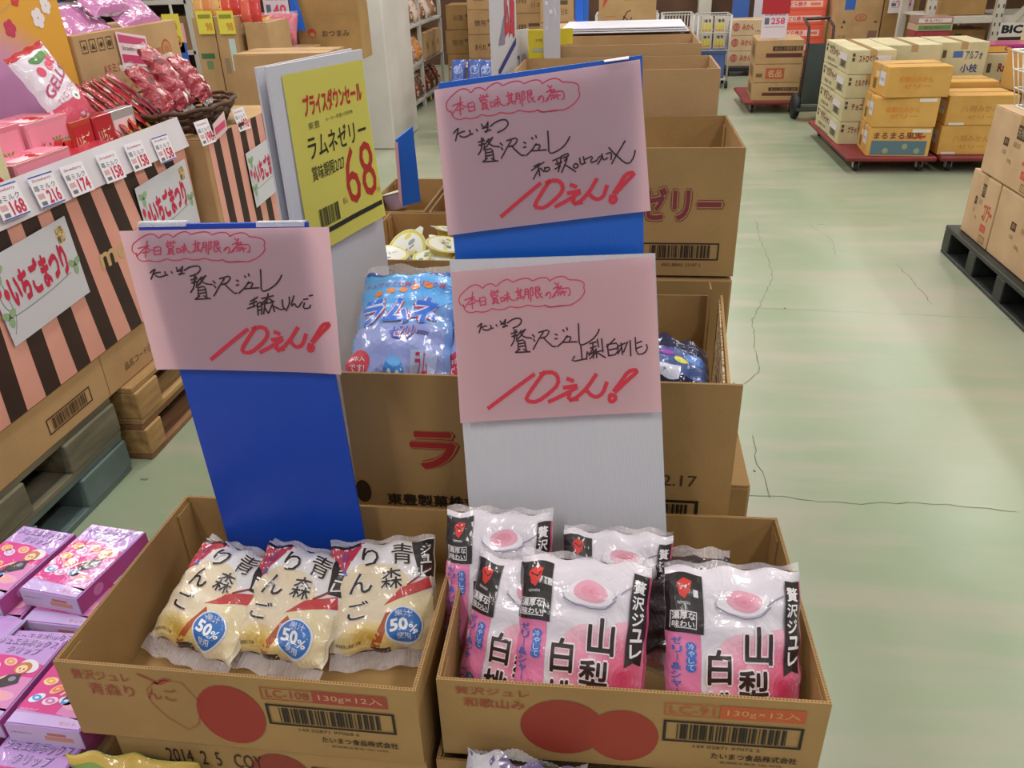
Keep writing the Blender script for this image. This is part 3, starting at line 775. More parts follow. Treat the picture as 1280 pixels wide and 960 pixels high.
for i in range(3): b.box(-.18+.006*i, .15-.004*i, -.10, .12, .005*i, .005*i+.0035, noisy('white_sheet_plastic', 'e2e2ee', 'ececf4', 5, .35), b=.001)
b.build('folded_sheet', t)

# open carton of ramune jelly
def d_ram(F, w, d, h):
    f = F['F']; RD_ = '9c2522'
    f.text('ラムネ', .088, .095, .33, .163, '9c2522', 2, .085); f.text('ラムネ', .088, .095, .33, .163, 'a88047', 3, .06); f.text('ラムネ', .088, .095, .33, .163, '9c2522', 4, .035)
    f.text('東豊製菓株式会社', .045, .028, .23, .049, '2a1c10', 2, .04); f.text('品質保証 直射日光をさけて保存', .05, .017, .2, .025, '2a1c10', 2)
    f.text('15.02.17', .40, .086, .49, .104, '4a3620', 2); f.ell(.01, .05, .012, .02, '2a1c10', 2)
    f.barcode(.37, .012, .495, .062, '211a14', 2, .0045)
RB = open_box('open tan candy carton with red kana on the front, behind the front trays', -.372, .165, .93, 1.345, .755, 1.002, CARD_D, d_ram, 'open cartons in the centre row', zs=.80, zbk=.958)
b = MB(); b.slab((.155+.1035-.0, .97-1.1375, 0.05), (.185+.1035, 1.345-1.1375, .05), (.185+.1035, 1.345-1.1375, .203), (.155+.1035, .97-1.1375, .228), .004, CARD_D)
b.slab((.150+.1035, .975-1.1375, .05), (.180+.1035, 1.33-1.1375, .05), (.180+.1035, 1.33-1.1375, .200), (.150+.1035, .975-1.1375, .222), .003, CARD_E); b.build('torn_side_flap', RB)
BLF = glossy('pale_blue_film', '7fa6dc', .2, .35, 22)
def art_ram(F):
    F.blob(.5, .78, .52, .26, '5aa8e6', '3f95e0', 4, .5, clip=(0, .4, 1, 1)); F.rect(.06, .0, .94, .42, '98a5dc', 1)
    F.rect(.05, .93, .95, .99, '2f4f9c', 1.5)
    F.text('シュワッと九州ドリンク味', .08, .77, .9, .83, 'c04560', 2.5, .02)
    for i in range(5): F.ell(.25+i*.12, .70+.02*i, .045, .03, 'd8823f', 2.6, 12)
    for bold, c, l in ((.16, 'cc3b56', 3), (.11, 'c9d8f5', 4), (.05, '2f6fd8', 5)): F.text('ラムネ', .08, .42, .86, .66, c, l, bold, .15)
    for bold, c, l in ((.14, 'cc3b56', 5.5), (.08, 'c9d8f5', 6), (.03, '2a55c0', 7)): F.text('ゼリー', .42, .3, .8, .4, c, l, bold, .2)
    F.ell(.14, .13, .13, .1, 'd03a4c', 3); F.text('8本入', .06, .14, .22, .18, 'f0e6f0', 4); F.text('です!', .06, .07, .22, .12, 'f0e6f0', 4)
    F.ell(.5, .04, .1, .12, '3f8fe0', 3); F.ell(.5, .13, .07, .04, '6ab0ee', 3.5); F.ell(.46, .05, .02, .02, 'eef4ff', 4, 10); F.ell(.54, .05, .02, .02, 'eef4ff', 4, 10)
    F.poly([(.64, .0), (.86, .0), (.9, .2), (.66, .2)], 'b9c6ea', 3); F.text('ラム', .7, .02, .82, .18, 'c83048', 4, .03)
def at3(px, py, y): return at(px, py, y=y)
M = frame_matrix(at3(433, 485, .985), at3(560, 485, .985), at3(455, 368, 1.13))
bag('ramune_pack', 'blue ramune jelly pack standing at the left of the open candy carton', M, .158, .20, .035, BLF, art_ram, 'blue jelly packs in the open candy carton', seal=.0, top_seal=.02, seed=3, crinkle=.007)
M = frame_matrix(at3(553, 485, 1.0), at3(690, 485, 1.0), at3(566, 372, 1.13))
bag('ramune_pack', 'blue ramune jelly pack mostly hidden behind the white sign board', M, .158, .20, .035, BLF, art_ram, 'blue jelly packs in the open candy carton', seal=.0, seed=4, crinkle=.007)
NAVYF = glossy('navy_film', '232a4e', .15, .5, 25)
def art_navy(F):
    F.rect(.08, .1, .9, .5, '38508f', 1); F.ell(.7, .4, .14, .08, '4a7fd0', 2); F.ell(.5, .3, .1, .06, 'd8d34a', 2.2); F.rect(.1, .05, .5, .2, 'c9ccdd', 2.4); F.ell(.3, .4, .1, .06, '9a3fa8', 2.6)
M = frame_matrix(at3(800, 478, 1.06), at3(880, 505, 1.06), at3(800, 425, 1.18))
bag('navy_pack', 'dark navy glossy pack lying at the right side of the open candy carton', M, .12, .13, .03, NAVYF, art_navy, None, seal=.008, seed=8, crinkle=.008)
M = frame_matrix(at3(690, 485, 1.03), at3(800, 485, 1.03), at3(700, 420, 1.18))
bag('ramune_pack', 'blue jelly pack in the candy carton, hidden behind the boards', M, .14, .18, .03, BLF, None, 'blue jelly packs in the open candy carton', seal=0, seed=5)

# boxes of jelly cups to the left
PA = at(492, 266, z=.994)
def d_cup(F, w, d, h):
    f = F['F']; f.text('CAFEMARRON LA', w-.085, .04, w-.04, .046, '3a2812', 2); f.text('栗の洋菓子ゼリー', w-.088, .015, w-.045, .030, '3a2812', 2); f.ell(w-.022, .025, .011, .012, '4a4a20', 2); f.barcode(.02, .01, .09, .045, '2f2313', 2, .003)
open_box('open brown carton of yellow jelly cups left of the blue board', PA.x-.01, -.305, 1.402, PA.y, .93, .994, CARD_D, d_cup, 'open cartons of jelly cups', zf=.994)
PB = at(487, 243, z=.99)
open_box('open brown carton of jelly cups behind the first one', PA.x-.08, PA.x+.065, PA.y+.02, PA.y+.32, .905, .99, CARD_D, None, 'open cartons of jelly cups')
open_box('second far open carton of jelly cups, right beside the other', PA.x+.075, PA.x+.2, PA.y+.02, PA.y+.32, .905, .99, CARD_D, None, 'open cartons of jelly cups')
carton('tan carton stack under the jelly cup cartons', -.43, 1.56, .14, .26, .3, .785, 0, CARD_D, None, far=True)
carton('tan carton under the far jelly cup cartons', -.47, PA.y+.16, .14, .3, .32, .76, 0, CARD_D, None, far=True)
CUPY = glossy('yellow_cup_plastic', 'c9b23c', .3, 0, coat=.4); LIDM = noisy('foil_lid', 'c9cdc6', 'e4e6df', 30, .3)
def cup(label, p, tilt, rz, tint='c9b23c', r=.038):
    t = thing('jelly_cup', label, 'jelly cup', p, 0, 'jelly cups in the open cartons'); t.rotation_euler = (math.radians(tilt[0]), math.radians(tilt[1]), math.radians(rz))
    b = MB(); b.lathe([(.0, 0), (r*.62, 0), (r*.66, .003), (r*.93, .036), (r*.95, .04), (r*1.0, .04)], glossy('cup_'+tint, tint, .3, 0), 24); b.build('cup_body', t)
    b = MB(); pts = [(r*1.06*math.cos(a)*(1.22 if abs(a-.4) < .14 else 1), r*1.06*math.sin(a)*(1.22 if abs(a-.4) < .14 else 1)) for a in [2*math.pi*i/40 for i in range(40)]]
    b.add([(x, y, .0405) for x, y in pts]+[(x, y, .0415) for x, y in pts], [tuple(range(39, -1, -1)), tuple(range(40, 80))]+[(i, (i+1) % 40, 40+(i+1) % 40, 40+i) for i in range(40)], LIDM); b.build('foil_lid', t)
    p_ = MB(); F = Face(p_, (0, 0, .0417), (1, 0, 0), (0, 1, 0))
    rr = random.Random(int(rz)+5)
    F.ell(0, 0, r*1.03, r*1.03, 'd3c94a', .2, 32); F.ell(0, 0, r*.9, r*.9, 'e4e6df', .5, 32)
    for i in range(7): F.ell(rr.uniform(-.6, .6)*r, rr.uniform(-.6, .6)*r, r*.2, r*.12, ('d9cf5a', '6f9a55', 'e0d890', '8f9aa0')[i % 4], 1+i*.1, 8)
    F.text('ゼリー', -r*.5, -r*.15, r*.5, r*.2, '7a8a8f', 3, .02); p_.build('printing', t)
def cp(px, py, z): q = at(px, py, z=z); return (q.x, q.y, q.z-.0415)
cup('yellow jelly cup tipped on its side on top of the others', cp(520, 300, .995), (38, -38), 10, r=.046)
cup('jelly cup at the front left of the brown carton, lid up', cp(482, 316, .992), (8, 4), 40)
cup('jelly cup at the front right of the brown carton, lid up', cp(540, 321, .985), (5, -3), 80)
cup('jelly cup in the middle of the brown carton beside the tall blue board', cp(553, 304, 1.0), (8, -8), 120)
cup('jelly cup at the rear of the brown carton beside the tall blue board', cp(562, 288, 1.0), (14, -6), 160)
cup('white-lidded jelly cup in the far carton next to the small blue board', cp(497, 240, .99), (12, 10), 200, 'b9a8c4')

# ================================================================ front trays
RP = '9e4436'
def d_apple(F, w, d, h):
    f = F['F']
    f.text('贅沢ジュレ', .018, h*.80, .088, h*.93, RP, 2, .0); f.text('青森り', .033, h*.60, .088, h*.76, RP, 2); f.text('んご', .103, h*.60, .14, h*.76, RP, 2)
    f.line([(.1, h*.93), (.115, h*.86), (.12, h*.82)], .0025, RP); f.line([(.12, h*.82), (.128, h*.88), (.15, h*.86), (.165, h*.6), (.155, h*.3), (.14, h*.2), (.12, h*.35), (.105, h*.55), (.104, h*.72), (.115, h*.82)], .0009, RP)
    f.poly([(.112, h*.82), (.13, h*.9), (.138, h*.89), (.124, h*.81)], RP, 2)
    f.ell(.198, h*.47, .040, h*.40, '9a3328', 1, 28); 
    f.frame(.24, h*.74, .300, h*.90, .0012, RP, 2); f.text('LC-108', .246, h*.77, .295, h*.87, RP, 2); f.rect(.300, h*.74, .382, h*.90, 'a04438', 2); f.text('130g×12入', .306, h*.77, .377, h*.87, 'c9a473', 3)
    f.barcode(.242, h*.40, .388, h*.68, '221c18', 2, .003); f.text('149 02871 97068 6', .275, h*.33, .345, h*.37, '3a2d20', 2); f.text('たいまつ食品株式会社', .3, h*.2, .388, h*.28, '2a211a', 2, .02); f.text('新潟県五泉市 TEL 0250', .31, h*.14, .375, h*.17, '2a211a', 2)
def d_peach(F, w, d, h):
    f = F['F']
    f.text('贅沢ジュレ', .02, h*.84, .10, h*.94, 'a04a30', 2); f.text('和歌山み', .028, h*.68, .095, h*.8, 'a04a30', 2, .01)
    f.ell(.135, h*.48, .046, h*.36, '96392c', 1, 28); f.ell(.20, h*.42, .038, h*.34, '9c3a2a', 1.1, 28)
    f.frame(.242, h*.74, .300, h*.9, .0012, 'b85a30', 2); f.text('LC-91', .247, h*.77, .294, h*.87, 'b85a30', 3); f.rect(.300, h*.74, .385, h*.9, 'bf5c33', 2); f.text('130g×12入', .306, h*.77, .38, h*.87, 'd0a068', 3)
    f.barcode(.242, h*.40, .386, h*.68, '221c18', 2, .003); f.text('149 02871 97072 2', .275, h*.33, .345, h*.37, '3a2d20', 2); f.text('たいまつ食品株式会社', .295, h*.2, .385, h*.28, '2a211a', 2, .02); f.text('新潟県五泉市 TEL 0250', .305, h*.14, .37, h*.17, '2a211a', 2)
open_box('open cardboard tray of apple jelly bags with a red apple print, front left', -.611, -.196, .566, .877, .702, .82, CARD_D, d_apple, 'front display trays')
open_box('open cardboard tray of peach jelly bags, front right', -.181, .227, .588, .892, .702, .82, CARD_D, d_peach, 'front display trays', rz=1.2)
def d_under(F, w, d, h):
    f = F['F']; f.text('2014  2  5   COY', .06, h*.62, .18, h*.84, '2e2018', 2); f.ell(.2, h*.5, .04, h*.4, '8a382c', 1); f.barcode(.24, h*.35, .385, h*.75, '221c18', 2, .003)
open_box('lower cardboard tray stamped with a date, under the apple tray', -.575, -.196, .572, .877, .587, .700, CARD_D, d_under, 'front display trays')
open_box('lower cardboard tray under the peach tray', -.185, .229, .575, .89, .585, .700, CARD_D, None, 'front display trays')

# ---- jelly bags
CREAM = glossy('cream_film', 'd8cdb4', .3, .3, 22, coat=.45)
def art_apple(F):
    F.rect(.0, .45, 1, 1, 'd9d6da', .3)
    F.poly([(.0, .98), (.34, .98), (.2, .78), (.04, .5), (0, .5)], 'b92f44', 1); F.poly([(.0, .9), (.12, .7), (.03, .5), (0, .5)], 'c4506a', 1.3)
    F.blob(.42, .42, .40, .36, 'd9c9ae', 'dccfb8', 3, 1.6, 28); F.blob(.80, .25, .3, .26, 'dccfae', 'd6c493', 4, 1.9, 24, (.3, 0, .98, 1))
    F.blob(.38, .1, .3, .14, 'd8c48e', 'c99f3f', 6, 2.1, 20, (.02, 0, .98, 1)); F.poly([(.36, .0), (.45, .0), (.60, .32), (.56, .36)], 'a9502a', 2.8)
    F.poly([(.52, .38), (.68, .52), (.95, .62), (.97, .52), (.78, .46)], 'b93a3c', 2.9); F.line([(.75, .55), (.97, .72)], .02, '7c2a22', 3)
    F.poly([(.78, .98), (.99, .98), (.99, .62), (.86, .62), (.84, .8)], '221a1c', 3); F.rect(.0, .955, .3, .985, '221a1c', 3)
    F.vtext('ジュレ', .87, .64, .97, .93, 'e3dfe0', 4, .02)
    for s_, a in (('青', (.60, .74, .80, .94)), ('森', (.50, .52, .70, .71)), ('り', (.32, .74, .48, .92)), ('ん', (.2, .50, .42, .68)), ('ご', (.18, .27, .38, .43))):
        F.text(s_, *a, 'e3ddd8', 3.2, .07); F.text(s_, *a, '241316', 5, .01)
    F.vtext('冷やして', .02, .46, .08, .66, '3f62b8', 4, .05); F.vtext('シャーベット', -.0, .18, .05, .5, '3f62b8', 4, .02); F.vtext('ゼリー&', .12, .68, .18, .93, '3f62b8', 4, .02)
    F.ell(.70, .19, .175, .165, 'cfd8ea', 5, 32); F.ell(.70, .19, .16, .15, '2f6cb8', 6, 32)
    F.text('50', .57, .14, .74, .25, 'e4e8f0', 7, .05); F.text('%', .745, .13, .83, .2, 'e4e8f0', 7, .02); F.text('果汁', .62, .265, .78, .32, 'd5dcec', 7); F.text('使用', .63, .07, .76, .12, 'd5dcec', 7)
    F.text('賞味期限は裏面に記載', .06, .05, .3, .08, '4a3a2c', 4); F.rect(.38, .0, .56, .03, '2a1a18', 4)
CLR = clear_film('clear_seal', 'efe6ea', .6)
A1 = [((-.590, .700, .724), (-.466, .662, .722), (-.558, .815, .782)), ((-.480, .690, .724), (-.343, .664, .722), (-.437, .79, .79)), ((-.340, .690, .724), (-.212, .715, .726), (-.338, .785, .795))]
LB = ['apple jelly bag lying at the left of the apple tray, tilted clockwise', 'middle apple jelly bag in the apple tray, overlapping its neighbour', 'apple jelly bag standing against the right wall of the apple tray']
for k, q in enumerate(A1):
    M = frame_matrix(*q)
    bag('apple_jelly_bag', LB[k], M, .138, (.142, .142, .138)[k], .024, CREAM, art_apple, 'apple jelly bags', seal=.022, top_seal=.007, seed=k+11, sealm=CLR, crinkle=.005, pin=.02, pw=3.6)

PEACHF = glossy('white_peach_film', 'd6d0da', .3, .3, 22, coat=.45)
def art_peach(F):
    F.rect(.0, .0, .245, .63, 'd978a4', .6); F.blob(.12, .15, .13, .3, 'd978a4', 'c95f90', 3, .7, clip=(0, 0, .245, .63))
    F.blob(.56, .36, .27, .28, 'e5b4c4', 'd86f92', 8, 1, 28, (.26, 0, .97, 1)); F.blob(.83, .34, .28, .33, 'e0a5b8', 'c5395f', 9, 1.8, 28, (.26, 0, .99, 1))
    F.blob(.45, .08, .24, .16, 'dd98b0', 'd26a8c', 4, 2.6, 24, (.25, 0, .97, 1))
    F.rect(.0, .63, .265, .965, '1e1719', 3)
    F.poly([(.085, .91), (.13, .935), (.19, .925), (.175, .87), (.135, .82), (.10, .84), (.115, .88), (.08, .885)], 'cf2f2a', 4); F.line([(.1, .9), (.15, .88), (.17, .905)], .008, '1e1719', 5)
    F.text('taimatsu', .08, .79, .17, .81, 'd8d4d6', 4)
    F.frame(.025, .655, .215, .755, .006, 'cfcace', 4); F.text('濃厚な', .035, .705, .205, .75, 'dcd8dc', 5, .03); F.text('味わい', .04, .66, .2, .70, 'dcd8dc', 5, .03)
    F.vtext('ゼリー&シャーベット', .035, .12, .105, .61, '3b68bd', 4, .02)
    for yy in (.555, .515, .475, .435): F.ell(.172, yy, .038, .026, '3b68bd', 3.5, 14)
    F.vtext('冷やして', .15, .42, .195, .575, 'b9cbe8', 5, .02)
    for yy in (.22, .18): F.ell(.14, yy, .036, .026, '3f5f8f', 3.5, 14)
    F.vtext('凍ら', .12, .16, .16, .24, 'b9cbe8', 5)
    F.ell(.55, .80, .20, .075, 'b7b0c4', 3, 28); F.ell(.55, .815, .19, .07, 'e0dbe4', 3.2, 28); F.blob(.56, .825, .13, .062, 'dda0b4', 'd98096', 3, 3.4, 20); F.line([(.73, .80), (.86, .86)], .01, '8f889a', 3.3)
    F.line([(.36, .79), (.45, .745), (.56, .73), (.68, .745), (.75, .79)], .006, '7a6f82', 4)
    for s_, a in (('山', (.56, .47, .76, .69)), ('梨', (.51, .24, .73, .44)), ('白', (.29, .35, .46, .55)), ('桃', (.27, .12, .48, .31))):
        F.text(s_, a[0]-.012, a[1]-.01, a[2]+.012, a[3]+.01, 'eadfe4', 3.5, .085); F.text(s_, *a, '2a1113', 5.5, .03)
    F.poly([(.87, .945), (.985, .945), (.985, .6), (.955, .42), (.9, .44), (.84, .41), (.86, .6)], '1f1518', 6); F.vtext('贅沢ジュレ', .875, .46, .965, .92, 'e4dfe4', 7, .03)
    F.rect(.985, .1, 1, .945, 'cc4d80', 6)
P1 = [((-.158, .645, .712), (-.055, .622, .712), (-.164, .735, .840)), ((-.105, .615, .728), (.045, .607, .728), (-.090, .715, .868)), ((.068, .612, .725), (.218, .619, .725), (.072, .712, .868)),
      ((-.198, .70, .745), (-.068, .702, .745), (-.198, .785, .885)), ((-.052, .70, .735), (.075, .70, .735), (-.052, .782, .868))]
LB = ['peach jelly bag at the front left of the peach tray, partly behind its neighbour', 'middle front peach jelly bag with the full black corner showing', 'peach jelly bag at the front right corner of the peach tray', 'peach jelly bag standing at the back left, touching the left tray wall', 'peach jelly bag in the back row before the white board']
for k, q in enumerate(P1):
    M = frame_matrix(*q)
    bag('peach_jelly_bag', LB[k], M, (.140, .150, .150, .132, .132)[k], (.178, .187, .187, .168, .160)[k], .026 if k < 3 else .018, PEACHF, art_peach, 'peach jelly bags', seal=.007, seed=k+31, sealm=CLR, crinkle=.004, pin=.02, pw=3.8)
M = frame_matrix((.05, .70, .76), (.13, .70, .76), (.06, .765, .84)); bag('peach_jelly_bag', 'crumpled peach jelly bag behind the front right one, only its dark top showing', M, .11, .115, .02, glossy('dark_peach_film', '3a2a30', .3, .4, 25), None, 'peach jelly bags', seal=.012, seed=77, sealm=CLR, crinkle=.008)

# ================================================================ sign boards with pink paper sheets
PINKP = paper_mat('pink_paper', 'e6bdc4', .48)
INKC = ('c23a5c', 'c23a5c', '331a22', 'c92f42')
INKW = (.0014, .0015, .0018, .0049)
def sign(name, label, base, board, bm, th=.004):
    t = thing(name, label, 'sign', base, 0, 'sign boards above the trays'); B = Vector(base)
    b = MB(); TL, TR, BR, BL = [Vector(p)-B for p in board]; b.slab(BL, BR, TR, TL, th, bm)
    o = b.build('board', t); return t
def sheet(t, c, strokes, curl=.004, lift=.0016, mat=None, off=Vector((0, 0, 0))):
    B = t.location; TL, TR, BR, BL = [Vector(p)-B for p in c]
    n = (BR-BL).cross(TL-BL).normalized(); wd = (TR-TL).length
    def f(a, b_): # a across, b up
        p = (BL.lerp(BR, a)).lerp(TL.lerp(TR, a), b_)
        return p + n*(lift + curl*((2*a-1)**4)*(1.2-b_) + curl*.6*(1-b_)**2)
    b = MB(); b.grid(f, 24, 14, mat or PINKP)
    so = b.build('paper_sheet', t)
    q = MB(); F = Face(q, (0, 0, 0), (1, 0, 0), (0, 1, 0), fn=lambda x, y, l: f(x/.257, y/.182)+n*(.0003+l), ml=.02, step=.00012)
    for c_, s in strokes:
        for st in s.split('|'):
            pts = [tuple(float(v)/1000 for v in p.split(',')) for p in st.split()]
            pts = [(x*.257, y*.182) for x, y in pts]
            if len(pts) > 2 and c_ != 9:   # soften the corners of a pen stroke
                o = [pts[0]]
                for i in range(len(pts)-1):
                    p0, p1 = pts[i], pts[i+1]; o += [(p0[0]*.75+p1[0]*.25, p0[1]*.75+p1[1]*.25), (p0[0]*.25+p1[0]*.75, p0[1]*.25+p1[1]*.75)]
                o.append(pts[-1]); pts = o
            F.line(pts, INKW[c_], INKC[c_], 1+c_)
    q.build('handwriting', so)
INK_A = (
    (0, '82,941 57,912 53,878 60,853 77,841|75,850 80,816 98,792 123,787 136,794 173,781 208,787 224,801 253,784 292,785 318,798 352,783 386,783 412,794 445,776 484,771 501,778 522,760 566,757 605,757|84,943 122,977 152,981 171,967 182,944 201,971 226,974 245,962 254,946 275,973 311,989 330,979 339,962 374,976 414,981 437,967 444,953 471,967 506,970 525,960 533,939|533,939 558,956 593,963 616,951 629,931 668,924 696,911 709,890 702,861 710,843 700,812 674,781 634,755 609,756 581,761 541,758 517,760 499,778'),
    (1, '85,882 111,891 136,896|128,931 122,879 121,818|123,892 103,862 78,826|125,888 144,864 159,865|105,848 138,855|163,884 164,833|162,881 195,891 194,834|164,857 193,861|165,831 194,834|221,906 266,911|242,922 243,902|228,925 232,911|260,926 254,910|223,899 227,882|230,891 260,892 256,872 231,872 230,891|234,867 234,840|233,865 256,866 256,839|235,853 255,854|234,840 257,840|239,835 229,831|251,836 263,827|273,869 276,838|273,868 291,871 291,842 276,840|296,878 319,884|298,861 323,866|311,902 310,835|309,866 294,842|312,865 326,845 345,834|354,894 389,900|365,918 366,851|380,909 378,852|366,881 380,883|366,868 379,868|353,843 391,856|364,851 358,836|376,852 383,842|404,904 401,864 392,836|404,902 421,906 419,837|404,884 420,886|402,867 419,869|431,905 430,818|431,906 448,910 439,883 448,868 437,854|458,906 480,912 478,879|459,893 478,894|459,880 478,881|458,906 458,830 473,840|468,871 479,849 492,830|487,864 477,853|516,862 505,840 510,839 524,867 533,858 534,831 526,820|559,923 570,904|578,919 572,907|549,882 584,901 557,847|566,885 598,898 577,869|578,876 607,877|567,855 601,858|576,843 615,852|607,877 633,875 633,825 623,824|551,828 559,846|570,831 573,840|585,833 588,842|604,828 602,841|541,823 554,847'),
    (2, '78,705 91,722 106,736 99,713 84,655|97,693 118,706 133,707|108,681 125,667 148,673 158,681|158,709 161,688 166,680 172,684|193,708 197,698|220,738 228,716 241,720 253,745|223,710 248,712|253,745 249,691 238,680 231,688 264,692|264,716 289,738 320,749 344,744 352,726 349,706 330,683 297,669|197,623 227,628|214,647 214,616|223,642 208,597|198,602 226,607|216,616 208,570 191,539|226,604 221,567|248,634 231,606|239,619 270,640|242,621 259,587 298,573|269,639 248,603 229,580|228,566 226,505|228,565 263,570 266,501|229,544 263,546|229,523 264,525|210,487 285,480|234,507 213,490|254,503 272,484|305,596 314,581|308,565 314,550|303,494 317,522 332,553 360,603|338,607 395,619 378,572 347,564|358,569 384,523 407,492 417,495|420,581 429,572|418,547 428,549|427,491 458,523 480,559|461,604 465,593|481,613 483,600|472,551 502,552 487,514|458,516 526,510|541,632 540,548 537,485 564,483 605,509 631,545 644,576|446,385 510,429|461,410 489,424|482,416 484,340|484,392 452,323|491,391 506,365|511,392 512,359 537,373 531,393 511,387|554,431 599,450|571,437 579,393|595,451 589,405 576,352|566,405 597,413|561,373 588,387|599,455 640,470 610,420|605,440 632,453 592,344|612,392 659,337|656,388 648,367 667,358 675,380 662,392|684,425 685,378 709,388|701,431 706,393|710,411 751,431 729,380 763,392|763,392 777,417 797,423 768,368|791,433 795,386 816,401|826,468 856,412|811,429 838,438 832,388|904,499 863,419 834,360|854,421 893,354 919,345 941,387 948,427'),
    (3, '280,92 379,189 481,285|529,295 499,244 444,140 457,119 497,112 555,168 592,218 588,275 556,299 515,288|634,248 653,235|617,194 692,204 615,148 552,112|642,162 633,116 674,118|755,263 718,186 674,128 646,114|711,178 735,136 761,122 786,146 802,208|836,160 866,215 895,275 929,283 935,268 893,220 843,154|818,130 813,103 823,87 840,98 841,126 822,134'),
)
INK_B = (
    (0, '81,937 50,909 40,877 41,853 56,842|56,851 54,818 68,795 92,792 107,800 142,788 179,796 198,810 224,795 265,797 293,811 324,798 359,799 387,810 417,795 455,792 474,799 492,783 535,782 574,784|84,940 129,972 160,977 176,964 183,944 207,969 232,973 249,963 255,948 281,974 319,990 336,981 342,966 379,980 419,985 440,974 444,961 473,975 507,979 524,970 530,952|530,952 557,968 591,975 612,966 622,947 659,943 684,931 694,912 685,886 690,869 676,839 646,809 603,783 579,783 551,786 511,781 487,782 472,799'),
    (1, '72,882 100,891 127,897|126,930 110,880 96,822|113,893 87,863 54,828|115,889 129,867 144,868|86,850 121,858|152,887 143,838|151,884 186,895 174,840|148,861 178,866|144,836 174,840|215,910 261,916|239,926 237,907|225,928 226,915|257,929 248,914|216,903 216,887|221,896 251,898 244,879 219,878 221,896|220,873 216,847|220,871 242,873 238,847|219,860 239,862|216,847 238,849|220,843 208,838|232,845 243,837|261,877 258,848|260,875 279,879 274,852 258,849|285,886 309,892|284,870 310,876|304,909 291,846|296,875 276,851|298,874 310,856 327,846|346,903 381,910|361,926 350,863|374,918 363,864|355,892 370,894|353,879 367,880|336,855 376,869|348,863 339,848|361,865 366,856|397,914 388,877 374,850|397,913 414,917 401,852|393,895 410,898|390,880 406,882|424,916 409,835|424,918 442,921 429,896 435,883 422,868|451,919 474,925 467,894|450,906 469,908|447,894 467,896|451,919 439,846 456,857|455,886 463,866 473,848|473,880 461,869|502,879 487,859 492,858 510,884 518,876 514,851 505,840|552,938 561,921|571,935 563,923|537,899 574,918 539,867|554,903 588,916 563,889|564,895 593,897|551,875 585,879|558,864 598,874|593,897 619,896 612,849 602,847|531,849 542,866|551,852 555,861|565,855 570,863|583,850 584,863|520,844 537,867'),
    (2, '100,714 115,729 132,742 121,722 96,669|116,704 137,716 151,717|124,693 137,682 159,688 171,695|175,720 174,701 177,694 184,698|207,720 209,711|237,747 241,728 254,732 269,754|235,723 259,725|269,754 256,707 244,696 239,703 270,708|274,729 301,749 331,759 352,756 356,740 351,723 329,701 297,688|297,662 329,671|317,688 314,658|326,685 305,637|296,641 325,651|316,658 303,610 281,575|325,647 316,610|351,681 330,651|340,664 375,691|343,668 358,637 398,629|373,690 348,651 326,623|323,610 315,547|323,608 361,620 357,550|322,587 358,595|320,566 357,575|296,526 374,532|323,550 299,529|344,550 362,534|406,653 414,640|407,623 412,609|395,550 413,581 431,615 464,669|442,670 502,692 480,642 448,629|459,636 483,594 503,566 514,572|524,659 533,652|519,625 530,628|524,570 559,607 584,648|568,688 571,678|589,701 590,688|575,638 606,644 588,604|558,600 628,607|651,730 644,647 637,583 665,586 707,619 736,659 750,692|575,512 614,542|568,492 607,512|554,461 607,487|598,532 584,472|608,497 602,416|608,497 632,512 621,421|609,472 626,482|606,446 623,457|634,532 693,552|670,567 655,502|659,532 626,492|669,532 692,512|633,492 662,502|649,512 632,426|641,472 654,432|669,502 692,512|682,522 688,442|683,493 658,432|685,483 721,453 743,463|736,523 733,473 749,453|772,543 772,503 748,448|797,552 772,473 796,503 801,479 810,469 835,513|843,528 864,533|873,553 890,558|845,504 834,464 869,469 874,489'),
    (3, '313,87 423,201 532,310|579,326 545,272 482,160 492,140 531,139 593,204 633,259 635,314 606,334 565,317|676,294 694,284|656,239 728,259 649,192 584,147|677,210 664,163 704,171|793,326 751,245 705,180 677,162|744,236 764,197 788,187 813,214 833,278|863,235 894,294 925,355 956,367 961,354 919,302 868,230|844,204 837,176 845,161 862,175 865,203 847,208'),
)
